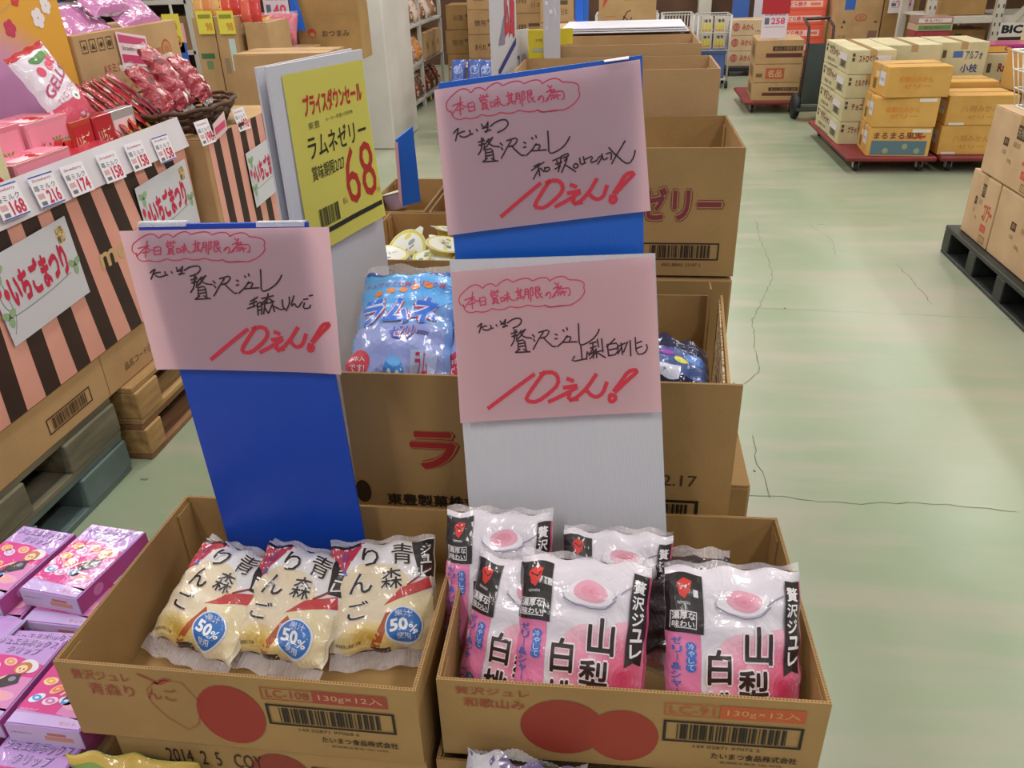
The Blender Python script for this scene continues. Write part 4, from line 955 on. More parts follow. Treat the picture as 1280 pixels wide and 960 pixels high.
INK_C = (
    (0, '59,868 35,840 32,809 39,787 55,777|53,785 58,753 76,733 100,730 112,738 147,727 181,735 196,749 224,735 262,738 286,752 319,741 352,743 376,754 408,740 445,738 462,745 482,730 524,730 562,733|61,871 97,904 126,910 144,898 155,878 173,904 197,908 216,898 224,884 245,910 279,928 297,919 306,904 340,920 377,926 400,915 406,902 433,917 466,922 484,914 492,896|492,896 517,913 550,921 572,912 585,894 622,890 649,880 662,861 656,834 663,818 653,789 628,758 589,732 566,732 538,734 501,729 478,729 460,745'),
    (1, '62,815 87,825 111,831|104,863 98,814 98,758|99,826 80,797 57,763|101,823 119,802 133,803|82,785 114,793|137,822 139,775|137,818 168,830 167,777|139,797 167,802|140,773 167,777|193,846 236,853|213,862 214,843|199,863 203,851|230,866 224,851|195,839 199,823|202,832 230,835 227,817 203,815 202,832|205,810 206,785|205,808 226,811 227,786|207,798 226,800|206,785 227,787|210,782 200,777|222,783 234,776|243,815 246,786|243,813 260,818 261,791 246,788|265,824 287,831|266,809 290,815|279,847 278,786|277,814 263,791|280,813 294,796 312,786|320,842 354,850|331,866 332,804|345,858 344,805|332,832 346,834|332,819 345,821|320,796 356,810|330,804 324,789|342,806 348,797|368,855 366,818 357,791|368,854 385,858 383,794|368,836 384,839|367,821 383,823|394,858 394,778|394,859 411,863 402,838 411,825 401,811|420,861 442,867 440,837|422,848 440,851|421,836 440,838|420,861 420,790 435,800|430,829 440,809 453,792|448,823 438,812|476,823 466,803 470,802 484,828 492,821 493,796 486,785|517,882 528,866|536,880 530,868|508,844 542,864 515,812|524,848 555,862 535,834|535,840 563,843|525,820 558,825|534,810 571,820|563,843 589,843 589,797 579,795|509,794 517,812|528,798 531,807|542,801 545,809|561,797 559,810|500,789 513,812'),
    (2, '120,636 131,649 142,660 137,642 124,597|135,627 152,637 164,638|144,618 157,608 176,612 184,619|184,640 187,624 190,618 195,621|212,640 216,632|234,663 241,647 251,650 261,669|236,642 257,644|261,669 257,628 248,619 243,625 269,629|270,647 291,665 315,674 335,670 341,656 338,641 323,623 296,611|286,576 316,583|302,600 303,571|312,596 297,553|288,557 315,564|305,571 298,527 282,497|314,560 310,526|335,590 319,563|327,575 358,597|330,578 347,547 385,537|356,596 336,561 318,538|317,525 316,468|317,524 351,531 355,467|318,505 351,509|319,486 353,490|301,450 373,449|324,470 303,453|343,468 361,452|391,559 400,545|395,530 401,516|391,463 404,491 418,521 445,569|423,571 479,587 463,541 433,532|443,537 470,496 492,469 502,473|504,553 513,546|502,521 512,524|511,470 542,501 563,537|543,577 548,567|563,588 565,575|555,528 584,532 570,495|541,495 608,494|621,610 620,531 619,471 645,472 684,499 710,534 721,564|627,466 629,376|593,400 576,364 648,378|656,423 651,374|671,475 702,484|686,482 685,379|673,446 701,456|685,445 664,398|700,435 671,401 662,414|709,500 713,451|730,502 733,416|674,413 730,425|700,439 701,382|696,411 667,377|705,414 743,378|794,496 752,447|756,463 759,389|762,463 811,470 802,394 759,389|764,426 804,434|804,443 842,464|823,465 827,392|825,441 805,398|854,471 833,407|867,478 866,380|892,496 893,386 930,387 949,422 944,446|899,459 921,469|898,426 920,436'),
    (3, '150,91 266,194 384,294|438,305 402,250 337,140 350,118 395,110 462,169 506,222 504,282 469,309 422,297|554,253 576,239|534,196 618,207 528,147 456,109|560,161 548,113 593,115|692,268 646,186 594,125 563,110|638,178 663,133 692,118 721,143 742,209|778,158 814,216 850,280 888,287 893,271 844,221 785,151|756,126 750,97 759,81 779,92 782,122 761,131'),
)

Y1 = .832
t1 = sign('sign_board', 'blue corrugated sign board standing in the apple tray with a pink sheet', (-.44, Y1, .712),
          [at(172, 281, y=Y1), at(384, 278, y=Y1), at(459, 693, y=Y1+.006), at(289, 690, y=Y1+.006)], BLUEL)
sheet(t1, [at(150, 288, y=Y1-.006), at(412, 283, y=Y1-.006), at(429, 465, y=Y1-.006), at(199, 459, y=Y1-.006)], INK_B, curl=.003)
b = MB(); B = t1.location
for a in (172, 320): b.slab(at(a, 284, y=Y1-.002)-B, at(a+60, 283, y=Y1-.002)-B, at(a+60, 277, y=Y1-.002)-B, at(a, 278, y=Y1-.002)-B, .006, clear_film('sticky_tape', 'ffffff', .45))
b.build('clear_tape', t1)
Y2 = .915
t2 = sign('sign_board', 'tall blue sign board with the topmost pink sheet, behind the white board', (-.08, Y2, .80),
          [at(548, 104, y=Y2), at(803, 69, y=Y2), at(806, 520, y=Y2-.004), at(590, 540, y=Y2-.004)], BLUEB)
sheet(t2, [at(543, 112, y=Y2-.006), at(800, 74, y=Y2-.006), at(813, 262, y=Y2-.008), at(561, 293, y=Y2-.008)], INK_A, curl=.002)
b = MB(); B = t2.location; b.slab(at(755, 77, y=Y2-.007)-B, at(786, 73, y=Y2-.007)-B, at(786, 70, y=Y2-.003)-B, at(755, 75, y=Y2-.003)-B, .0008, ink('e8e8ee')); b.build('clear_tape', t2)
b = MB()
for pt, pb in (((590, 540), (806, 520)),):
    b.slab(at(596, 700, y=Y2+.004)-B, at(806, 700, y=Y2+.004)-B, at(pb[0], pb[1]-5, y=Y2-.004)-B, at(pt[0], pt[1]-5, y=Y2-.004)-B, .004, BLUEB)
b.build('lower_board', t2)
YT, YB = .893, .802
t3 = sign('sign_board', 'white corrugated sign board standing in the peach tray with a lower pink sheet', (-.06, YB, .712),
          [at(562, 325, y=YT), at(819, 317, y=YT), at(836, 735, y=YB-.006), at(594, 735, y=YB-.006)], WHITEB)
def y3(py): return YT+(YB-.006-YT)*(py-322)/(735-322)
sheet(t3, [at(564, 340, y=y3(350)-.006), at(817, 320, y=y3(335)-.006), at(827, 513, y=y3(545)-.004), at(577, 527, y=y3(555)-.004)], INK_C, curl=.003)

# yellow price notice on a white board, seen at a slant
A, Bq = Vector((-.478, 1.10, 1.374)), Vector((-.400, 1.285, 1.376))
t4 = thing('price_board', 'white board with a yellow price-down notice reading 68, left of the centre row', 'sign', (-.44, 1.19, .60))
B = t4.location; dz = Vector((0, 0, 1.374-.60)); dn = (Bq-A).normalized()
b = MB(); b.slab(A-dz-B, Bq-dz-B+dn*.012, Bq-B, A-B, .005, WHITEB); b.build('board', t4)
b = MB(); b.slab(A-dz-B+Vector((-.02, .012, 0)), Bq-dz-B+Vector((-.02, .012, 0)), Bq-B+Vector((-.02, .012, .0)), A-B+Vector((-.02, .012, -.002)), .004, WHITEB); b.build('rear_board', t4)
nn = (Bq-A).cross(Vector((0, 0, 1))).normalized()
YEL = paper_mat('yellow_paper', 'd9d060', .15)
ya = at(352, 95, y=1.13); t = 0
w4, h4 = .172, .243
o4 = A-B+dn*.024+Vector((0, 0, -.014-h4))
def f4(a, c): return o4+dn*(a*w4)+Vector((0, 0, 1))*(c*h4-.018*(1-a)*(1-c))+nn*(.0015+.010*(1-c)**2*(.3+a)+.0012*math.sin(a*5)**2)
b = MB(); b.grid(f4, 16, 16, YEL); ys = b.build('paper_sheet', t4)
p = MB(); F = Face(p, (0, 0, 0), (1, 0, 0), (0, 1, 0), fn=lambda x, y, l: f4(x/w4, y/h4)+nn*(.0004+l), ml=.03, step=.00012)
F.text('プライスダウンセール', w4*.18, h4*.76, w4*.93, h4*.88, 'b52a28', 2, .05); F.text('東豊', w4*.2, h4*.69, w4*.34, h4*.73, '6b6a33', 2); F.text('メーカー希望小売価格', w4*.42, h4*.705, w4*.78, h4*.73, '6b6a33', 2)
F.text('ラムネゼリー', w4*.16, h4*.53, w4*.92, h4*.66, '2a2416', 2, .015); F.text('賞味期限2/27', w4*.16, h4*.405, w4*.58, h4*.49, '332c1c', 2, .01)
F.text('68', w4*.56, h4*.17, w4*.96, h4*.52, 'ad2c26', 2, .0); F.text('税込', w4*.48, h4*.2, w4*.54, h4*.24, 'b0502c', 2); F.text('円', w4*.94, h4*.17, w4*.98, h4*.2, 'b0502c', 2)
F.rect(w4*.14, h4*.085, w4*.98, h4*.115, '25221f', 2); F.barcode(w4*.16, h4*.13, w4*.42, h4*.24, '3b381f', 2, 0, 22)
p.build('printing', ys)
carton('tan carton under the slanted white price board', -.51, 1.17, .14, .23, .42, .455, 0, CARD, None, far=True)

# boards further back in the row
def stake(name, label, xl, xr, yt, zb, Y, dy, m, deco=None, yb=None, zt=None, group=None, slant=0):
    a = at(xl, yt, y=Y); c = at(xr, yt, y=Y+dy); zt = zt or max(a.z, c.z)
    t = thing(name, label, 'sign', ((a.x+c.x)/2, Y+dy/2, zb), 0, group); B = t.location
    P0 = Vector((a.x, Y, zb))-B; P1 = Vector((c.x, Y+dy, zb))-B; H = Vector((slant, 0, zt-zb))
    b = MB(); b.slab(P0, P1, P1+H, P0+H, .004, m); b.build('board', t)
    if deco:
        p = MB(); u = (P1-P0); w = u.length; F = Face(p, P0, u.normalized(), H.normalized()); F.o += F.n*.0006; deco(F, w, H.length); p.build('printing', t)
    return t
def dk1(F, w, h):
    F.text('広島', w*.5, h-.33, w*.92, h-.19, 'c43c4c', 2, .06); F.poly([(w*.25, h-.34), (w*.5, h-.34), (w*.5, h-.28)], '8a8296', 1.5); F.poly([(w*.22, h-.405), (w*.95, h-.345), (w*.95, h-.33), (w*.22, h-.39)], '3d3f80', 2); F.text('カード', w*.55, h-.62, w*.66, h-.5, '8a8890', 2)
stake('sign_board', 'tall white sign board with red characters and a slanted blue line', 613, 645, 10, .145, 1.86, .10, WHITEB, dk1, zt=1.66, group='tall narrow sign boards behind the tall blue board')
def dk2(F, w, h): F.text('ワイル', w*.1, h-.1, w*.8, h-.05, '5a62a0', 2, .03); F.text('税込価格', w*.1, h-.19, w*.7, h-.12, '8f90a0', 2, .02); F.rect(w*.75, h-.32, w, h-.29, 'c0405a', 2)
stake('sign_board', 'narrow white sign board between the tall one and the yellow one', 643, 661, 38, .145, 1.97, .04, WHITEB, dk2, group='tall narrow sign boards behind the tall blue board')
def dk3(F, w, h): F.text('大特', w*.22, h-.15, w*.34, h-.13, '8f8a30', 2); F.rect(w*.18, h-.20, w*.32, h-.17, 'b5c0a8', 2); F.rect(w*.02, h-.40, w*.3, h-.365, 'd8d070', 2); F.text('1228', w*.03, h-.395, w*.3, h-.37, '3a3020', 3)
stake('sign_board', 'bright yellow sign board beside the white strips', 661, 716, 36, .145, 2.045, .012, noisy('yellow_board', 'dccb2c', 'e4d43a', 4, .45), dk3, group='tall narrow sign boards behind the tall blue board') if False else None
t = stake('sign_board', 'bright yellow sign board beside the white strips', 660, 716, 37, 1.31, 1.98, .01, noisy('yellow_board', 'dccb2c', 'e4d43a', 4, .45), None)
b = MB(); B = t.location; b.slab(at(661, 95, y=1.955)-B, at(682, 95, y=1.955)-B, at(682, 38, y=1.955)-B, at(660, 38, y=1.955)-B, .004, noisy('yellow_board', 'dccb2c', 'e4d43a', 4, .45)); b.build('front_flap', t)
b = MB(); F = Face(b, at(660, 97, y=1.9535)-B, (1, 0, 0), (0, 0, 1)); F.text('大特', .018, .075, .034, .083, '8f8a30', 1); F.rect(.012, .055, .036, .063, 'b5c0a8', 1); F.text('1228', .004, .0, .03, .008, '3a3020', 2); b.build('printing', t)
def dk4(F, w, h): F.poly([(w*.1, h-.20), (w*.95, h-.17), (w*.95, h-.155), (w*.1, h-.185)], '3d3f80', 2); F.rect(w*.1, h-.15, w*.9, h-.02, 'a9a5a0', 1); F.text('カード', w*.1, h-.32, w*.8, h-.24, 'eeeef2', 2)
stake('sign_board', 'slim white sign board in front of the yellow one', 679, 700, 10, 1.0, 1.945, .0, WHITEB, dk4, zt=1.66, group='tall narrow sign boards behind the tall blue board')
stake('blue_board', 'left one of two narrow blue boards standing behind the white sheet', 719, 729, 10, 1.31, 2.46, .0, BLUEB, None, zt=1.62, group='narrow blue boards behind the white sheet')
stake('blue_board', 'right one of two narrow blue boards standing behind the white sheet', 730, 736, 10, 1.31, 2.50, .02, BLUEB, None, zt=1.62, group='narrow blue boards behind the white sheet')
carton('tall tan carton behind the white sheet, holding the narrow blue boards', -.05, 2.56, .14, .34, .18, 1.168, 0, CARD, None, far=True)
q = at(512, 258, y=PA.y+.0)
t = thing('blue_board', 'small bright blue board standing in the jelly cup cartons', 'sign', (q.x, PA.y+.06, .912)); B = t.location
Yb = PA.y+.06
b = MB(); b.slab(at(503, 258, y=Yb)-B, at(526, 252, y=Yb+.03)-B, at(516, 158, y=Yb+.03)-B, at(495, 175, y=Yb)-B, .005, BLUEB); b.build('board', t)
b = MB(); b.slab(at(499, 250, y=Yb-.004)-B, at(503, 258, y=Yb-.004)-B, at(497, 178, y=Yb-.004)-B, at(493, 178, y=Yb-.004)-B, .002, PINKP); b.build('paper_edge', t)

# ================================================================ pink hair-clip boxes, front left
PKB = glossy('lilac_box_card', 'b98fd0', .28, .03, 20, coat=.5)
def jewel(label, BL, BR, TL, z=.685, h=.03, art=True, w=None, d=None, group='pink toy boxes'):
    BLw, BRw, TLw = at(*BL, z=z), at(*BR, z=z), at(*TL, z=z)
    u = BRw-BLw; rz = math.degrees(math.atan2(u.y, u.x)); w = w or u.length; d = d or (TLw-BLw).length
    un = u.normalized(); vn = Vector((-un.y, un.x, 0)); c = BLw+un*w/2+vn*d/2
    jewel_at(label, c.x, c.y, z-h, w, d, h, rz, art, group)
def jewel_at(label, cx, cy, z0, w, d, h, rz, art=True, group='pink toy boxes', base=None):
    t = thing('toy_box', label, 'box', (cx, cy, z0), rz, group)
    b = MB(); b.box(-w/2, w/2, -d/2, d/2, 0, h, base or PKB, b=.0012); b.build('box_body', t)
    p = MB(); F = faces_of(p, w, d, h); T = F['T']; T.o.z = h+.0005; T.g = True; R = F['R']; f = F['F']
    R.rect(0, 0, d, h, 'a84886', 1); R.ell(d*.25, h*.5, h*.35, h*.3, 'c982b4', 2); R.ell(d*.6, h*.5, h*.25, h*.3, 'a84a80', 2); f.rect(0, 0, w, h, 'c5b3d2', 1)
    f.rect(w*.5, h*.3, w*.88, h*.55, 'c98a70', 2); f.rect(w*.55, h*.6, w*.8, h*.75, 'b5705a', 2); f.text('対象年齢6才以上', w*.06, h*.55, w*.35, h*.65, '7a6a90', 2)
    T.rect(.002, .002, w-.002, d-.002, 'b78fd2', 1)
    if art:
        T.poly([(.002, d*.16), (w-.002, d*.12), (w-.002, d*.66), (w*.5, d*.74), (.002, d*.74)], 'cc3088', 1.5); T.poly([(w*.55, d*.15), (w-.002, d*.1), (w-.002, d*.5), (w*.6, d*.5)], 'cc7fb8', 2)
        for bo, c, l in ((.08, 'e0d4ee', 3), (.02, '6a4a98', 4)):
            T.text('ジュエルボックス', w*.08, d*.87, w*.94, d*.96, c, l, bo); T.text('クリップ', w*.3, d*.765, w*.78, d*.855, c, l, bo)
        rr = random.Random(4)
        for x, y, c, c2 in ((.2, .65, 'd9975a', 'e6b98a'), (.17, .5, 'd9a05a', 'e8c890'), (.32, .6, 'c6a2d8', 'e0d0ee'), (.34, .42, 'e07a40', 'e8b08a'), (.16, .3, '4f8fd0', 'cfe0f2'), (.36, .28, 'c070b0', 'e6c8e0'), (.5, .66, 'd98a70', 'e8b8a0'), (.56, .3, '5a88cc', 'd5dff0')):
            T.ell(w*x, d*y, w*.1, d*.048, c2, 3, 14, rr.uniform(-.5, .8)); T.ell(w*x, d*y, w*.07, d*.032, c, 3.5, 12, rr.uniform(-.5, .8)); T.ell(w*x, d*y, w*.03, d*.014, c2, 4, 8)
        # a girl in a dark dress with a sun hat
        T.ell(w*.80, d*.63, w*.15, d*.075, 'd8d2e0', 3.5, 20, -.4); T.ell(w*.74, d*.6, w*.115, d*.075, 'b5733c', 4, 18); T.ell(w*.735, d*.585, w*.075, d*.052, 'ecc4a4', 4.5, 16)
        T.ell(w*.71, d*.585, w*.012, d*.011, '4a3a50', 5, 8); T.ell(w*.765, d*.585, w*.012, d*.011, '4a3a50', 5, 8); T.line([(w*.725, d*.555), (w*.75, d*.555)], .0008, 'c04a50', 5)
        T.poly([(w*.62, d*.5), (w*.78, d*.53), (w*.84, d*.42), (w*.7, d*.36), (w*.5, d*.3), (w*.55, d*.4)], '2c2430', 4.2); T.ell(w*.72, d*.46, w*.05, d*.03, '8a8098', 4.6, 12); T.line([(w*.62, d*.49), (w*.5, d*.42), (w*.44, d*.36)], .003, 'ecc4a4', 4)
        T.rect(.002, .002, w-.002, d*.13, 'c0a8de', 2); T.text('きらきらクリップ', w*.06, d*.15, w*.3, d*.18, 'e6dcf0', 5); T.text('セット', w*.68, d*.04, w*.9, d*.08, 'd99a60', 4)
        T.blob(w*.75, d*.26, w*.2, d*.06, 'd99ac0', 'e0a080', 3, 3, 14)
    p.build('printing', t)
JW, JD = .102, .158
jewel('pink and lilac toy box with a girl print, upper layer at the left edge', (-72, 738), (5, 753), (14, 660), w=JW, d=JD)
jewel('pink and lilac toy box with a girl print, upper layer beside the apple tray', (24, 736), (96, 749), (120, 653), w=JW, d=JD)
jewel('pink and lilac toy box with a girl print, nearer pair, at the left edge', (-92, 890), (3, 902), (-20, 800), w=JW, d=.132)
jewel('pink toy box of the nearer pair, tucked against the apple tray corner', (5, 904), (97, 915), (72, 812), w=JW, d=.132)
# lower layer
for i, (x, y, lb) in enumerate(((-.915, .84, 'lower-layer toy box under the left upper box'), (-.80, .85, 'lower-layer toy box under the upper box beside the apple tray'), (-.69, .85, 'lower-layer toy box against the left wall of the apple tray'),
                                (-.915, .67, 'lower-layer toy box at the left edge, middle row'), (-.80, .675, 'lower-layer toy box with its lilac title showing between the upper boxes'), (-.69, .675, 'lower-layer toy box in the middle row beside the apple tray'),
                                (-.80, .505, 'lower-layer toy box at the bottom left corner'), (-.69, .505, 'lower-layer toy box at the bottom edge below the nearer pair'), (-.915, .505, 'lower-layer toy box outside the bottom left corner'))):
    jewel_at('pink '+lb, x, y, .622, .105, .162, .032, -2 if i % 2 else 1.5, True, 'pink toy boxes')
jewel_at('pink toy box with a sky-blue back turned up, between the upper pairs', -.885, .735, .6545, .07, .08, .004, -8, False, 'pink toy boxes', base=glossy('sky_blue_card', '9fc3e6', .3, .02, 10))
carton('tan carton under the pink toy boxes', -.81, .66, .14, .36, .52, .481, 0, CARD, None, far=True)

# packs poking up at the bottom edge
def art_green(F):
    F.rect(0, .95, 1, 1, 'c9a94a', 2); F.rect(0, 0, 1, .95, '7fa04a', 1); F.blob(.55, .72, .4, .2, '5c8040', '16180f', 4, 2)
    for i in range(9): F.ell(.2+i*.09, .8+.03*math.sin(i*2.2), .07, .06, '15170f', 3+i*.05, 9)
g0, g1 = at(112, 1080, y=.53), at(128, 945, y=.558); M = frame_matrix(g0, at(290, 1100, y=.53), g1); bag('green_pack', 'green pack with a yellow top edge poking up below the apple tray', M, .165, (g1-g0).length, .02, glossy('green_film', '7f9f50', .3, .2, 20), art_green, None, seal=0, seed=51)
def art_pur(F):
    F.rect(0, 0, .3, 1, 'b9b6c0', 1); F.poly([(.2, .0), (.45, .95), (.7, .2)], '2a2230', 2); F.ell(.35, .75, .1, .2, 'c0ab66', 2.5); F.ell(.75, .75, .22, .2, 'a9508f', 2.6); F.ell(.6, .5, .2, .12, '3f4f9c', 2.7)
g0, g1 = at(570, 1080, y=.53), at(574, 934, y=.562); M = frame_matrix(g0, at(700, 1105, y=.53), g1); bag('purple_pack', 'purple and white foil pack poking up below the peach tray', M, .13, (g1-g0).length, .02, glossy('violet_film', '6b5a86', .2, .5, 25), art_pur, None, seal=.008, seed=52, crinkle=.008)
carton('tan carton at the very front under the green and purple packs', -.28, .495, .14, .6, .085, .36, 0, CARD, None, far=True)
# ================================================================ right: tan cartons on the black pallet
def d_tan(F, w, d, h):
    for k, W in (('F', w), ('L', d)):
        f = F[k]; W *= 1.0
        f.rect(W*.46, h*.68, W*.58, h*.88, '3f352a', 1); f.text('天地', W*.47, h*.71, W*.57, h*.85, 'a8906a', 2, .02)
        f.text('取扱注意', W*.44, h*.56, W*.55, h*.64, '8a7452', 2); f.rect(W*.28, h*.52, W*.36, h*.64, '4a1f16', 1); f.text('要冷', W*.3, h*.55, W*.35, h*.62, 'b89a70', 2)
        f.text('500g', W*.4, h*.3, W*.47, h*.37, '8a7452', 2); f.text('15袋', W*.29, h*.4, W*.35, h*.47, '8a7452', 2)
        f.text('コアラー', W*.64, h*.36, W*.95, h*.62, 'c2443c', 2, .05); f.rect(W*.66, h*.2, W*.85, h*.31, 'c2443c', 1); f.text('のミルク', W*.68, h*.22, W*.83, h*.29, 'c9a982', 2)
        f.rect(W*.7, h*.04, W*.9, h*.15, '4a3a28', 1); f.rect(W*.707, h*.05, W*.893, h*.14, 'ab8a5e', 2)
        continue
        f.rect(W*.26, h*.72, W*.36, h*.88, '3f352a', 1); f.text('天地無用', W*.265, h*.74, W*.355, h*.86, 'a8906a', 2, .02)
        f.text('取扱注意', W*.27, h*.58, W*.35, h*.66, '8a7452', 2); f.rect(W*.16, h*.58, W*.22, h*.68, '4a1f16', 1); f.text('要冷', W*.18, h*.6, W*.215, h*.66, 'b89a70', 2)
        f.text('500g', W*.18, h*.42, W*.22, h*.48, '8a7452', 2); f.text('15袋', W*.17, h*.32, W*.22, h*.38, '8a7452', 2)
        f.text('コアラー', W*.42, h*.36, W*.72, h*.62, 'c2443c', 2, .04); f.rect(W*.43, h*.22, W*.56, h*.3, 'c2443c', 1); f.text('のミルク', W*.44, h*.235, W*.55, h*.285, 'c9a982', 2)
        f.rect(W*.6, h*.06, W*.8, h*.2, '4a3a28', 1); f.rect(W*.607, h*.075, W*.793, h*.185, 'ab8a5e', 2)
TANC = noisy('tan_pink_cardboard', 'bb9b78', 'c9aa86', 5, .8, .2, 160)
carton('tan carton with red kana at the near right, bottom layer on the black pallet', 2.10, 3.66, .152, .66, .64, .318, 0, TANC, d_tan)
carton('tan carton with a torn bottom edge, rear bottom layer on the black pallet', 2.10, 4.16, .152, .66, .33, .318, 0, TANC, d_tan)
carton('tan carton with red kana, upper layer next to the wire basket', 2.10, 3.33, .476, .66, .56, .31, 0, TANC, d_tan)
carton('tan carton below the wire basket, upper layer', 2.10, 3.94, .476, .66, .64, .31, 0, TANC, d_tan)
carton('small tan carton in the top layer at the right edge', 2.26, 3.62, .792, .36, .4, .26, 0, TANC, d_tan)
t = thing('wire_basket', 'white wire basket of green packs on the tan cartons, right edge', 'basket', (2.0, 4.05, .789))
fw, fd, fh, bw = .24, .2, .24, .17
for zz, e in ((0, 0), (.08, .017), (.16, .034), (.24, .05)):
    b = MB(); x, y = bw+e, .15+e; r = .006 if zz in (0, .24) else .003
    b.tube([(-x, -y, zz), (x, -y, zz), (x, y, zz), (-x, y, zz), (-x, -y, zz)], r, WIREM, 6); b.build('wire_hoop', t)
for i in range(9):
    for s in (-1, 1):
        x = -bw+i*bw/4; q = x*(bw+.05)/bw
        b = MB(); b.tube([(x, s*.15, 0), (q, s*.20, .24)], .0028, WIREM, 5); b.build('upright_wire', t)
for i in range(1, 7):
    for s in (-1, 1):
        y = -.15+i*.3/7; q = y*.2/.15
        b = MB(); b.tube([(s*bw, y, 0), (s*(bw+.05), q, .24)], .0028, WIREM, 5); b.build('upright_wire', t)
b = MB()
for i in range(9): b.tube([(-bw+i*bw/4, -.15, 0.003), (-bw+i*bw/4, .15, .003)], .0028, WIREM, 5)
o = b.build('basket_floor', t); o['kind'] = 'stuff'
GRF = glossy('green_pack_film', '7ec46a', .25, .4, 25)
def art_gr(F): F.rect(.1, .3, .9, .6, 'dfe8dc', 1); F.ell(.5, .75, .2, .12, 'c84a70', 2); F.rect(.1, .1, .9, .2, '4f9c48', 1)
for k, (dx, dy, hh) in enumerate(((-.11, -.05, .17), (-.02, -.03, .2), (.08, -.04, .16))):
    M = frame_matrix((2.02+dx-.05, 4.05+dy, .80), (2.02+dx+.05, 4.05+dy-.02, .80), (2.02+dx-.05, 4.05+dy+.06, .80+hh))
    bag('green_pack', ['green pack at the left inside the white wire basket', 'taller green pack in the middle of the wire basket', 'green pack at the right inside the wire basket'][k], M, .11, hh, .03, GRF, art_gr, 'green packs in the wire basket', seal=.008, seed=60+k, nu=12, nv=12, ml=.05)

# ================================================================ dollies
REDD = noisy('red_brown_plastic', '6d1f22', '84292b', 5, .5)
RUB = noisy('black_rubber', '16171a', '24262a', 5, .6)
def dolly(label, x0, x1, y0, y1, n=2, m=None, group='flat dollies'):
    t = thing('dolly', label, 'dolly', ((x0+x1)/2, (y0+y1)/2, 0), 0, group); w, d = x1-x0, y1-y0
    b = MB(); b.box(-w/2, w/2, -d/2, d/2, .085, .12, m or REDD, b=.01); b.build('platform', t)
    for sx in (-1, 1):
        for sy in (-1, 1):
            x, y = sx*(w/2-.09), sy*(d/2-.09)
            b = MB(); b.lathe([(.0, -.014), (.03, -.014), (.037, -.008), (.037, .008), (.03, .014), (.0, .014)], RUB, 16, (x, y, .038), 'x'); b.build('caster_wheel', t)
            b = MB(); b.slab((x-.018, y-.02, .03), (x-.018, y+.02, .03), (x-.018, y+.025, .085), (x-.018, y-.025, .085), .003, GREYM); b.slab((x+.02, y-.02, .03), (x+.02, y+.02, .03), (x+.02, y+.025, .085), (x+.02, y-.025, .085), .003, GREYM); b.build('caster_fork', t)
    return t
dolly('dark red dolly under the left yellow cartons', 1.62, 2.24, 6.12, 7.55)
dolly('dark red dolly under the right yellow cartons', 2.26, 2.88, 6.12, 7.02)
def d_yel(k):
    def f(F, w, d, h):
        f, L = F['F'], F['L']
        if k == 'blue':
            f.rect(w*.06, h*.05, w*.94, h*.55, '56707f', 1); f.text('まるまる果実', w*.08, h*.6, w*.85, h*.85, '5a2a26', 2, .02); f.poly([(w*.45, h*.6), (w*.9, h*.66), (w*.9, h*.74)], 'b8342c', 3)
            for x, y in ((.6, .35), (.3, .2), (.8, .2)): f.ell(w*x, h*y, .02, .02, '8c9a78', 2, 10)
            f.rect(w*.68, h*.84, w*.97, h*.95, 'd8d4cc', 3)
        elif k == 'red': f.text('八朔みかん', w*.2, h*.45, w*.75, h*.68, 'b5733a', 2, .0); f.text('ゼリー', w*.3, h*.22, w*.7, h*.36, 'b5733a', 2, .0); f.rect(w*.06, h*.02, w*.28, h*.1, 'd8d4cc', 3)
        else:
            f.text('和歌山みかん', w*.18, h*.5, w*.72, h*.7, 'd07f2c', 2, .02); f.text('ゼリー', w*.25, h*.3, w*.7, h*.46, 'd07f2c', 2, .02)
            if k == 'tagd': f.rect(w*.68, h*.86, w*.95, h*.97, 'd8d4cc', 3)
        L.rect(d*.55, h*.35, d*.85, h*.8, 'c9ccd6', 1); L.text('配送伝票', d*.6, h*.5, d*.8, h*.6, '6a6a70', 2); L.rect(d*.2, h*.15, d*.38, h*.5, '7a5a24', 1); L.rect(d*.3, h*.55, d*.5, h*.75, 'd9b9a0', 1)
    return f
YG = 'yellow cartons on the red dollies'
carton('yellow carton with a blue fruit picture, bottom of the front left stack', 1.975, 6.32, .12, .42, .36, .20, -4, CARD_Y, d_yel('blue'), YG)
carton('yellow carton with orange print, middle of the front left stack', 1.98, 6.32, .322, .42, .36, .20, -3, CARD_Y, d_yel('tagd'), YG)
carton('yellow carton with a white waybill, top of the front left stack', 2.01, 6.32, .524, .42, .38, .20, 2, CARD_Y, d_yel('plain'), YG)
carton('yellow carton with red-brown print, bottom of the front right stack', 2.47, 6.36, .12, .44, .34, .20, 0, CARD_Y, d_yel('red'), YG)
carton('yellow carton with red-brown print, top of the front right stack', 2.49, 6.36, .322, .46, .34, .20, 0, CARD_Y, d_yel('red2' if False else 'red'), YG)
carton('yellow carton lying flat behind the front right stack', 2.5, 6.74, .12, .44, .34, .44, 0, CARD_Y, None, YG)
carton('rear yellow carton of the right dolly, bottom', 3.09, 6.6, .0, .38, .5, .24, 0, CARD_Y, d_yel('plain'), YG)
carton('rear yellow carton of the right dolly, middle', 3.09, 6.6, .242, .38, .5, .24, 0, CARD_Y, d_yel('plain'), YG)
carton('yellow carton with a green stamp, top of the rear right stack', 3.05, 6.62, .484, .40, .46, .27, 6, CARD_Y, lambda F, w, d, h: (F['F'].text('果実園', w*.12, h*.6, w*.4, h*.85, '6e6a30', 2), F['F'].rect(w*.2, h*.15, w*.42, h*.36, '6e5a24', 1)), YG)
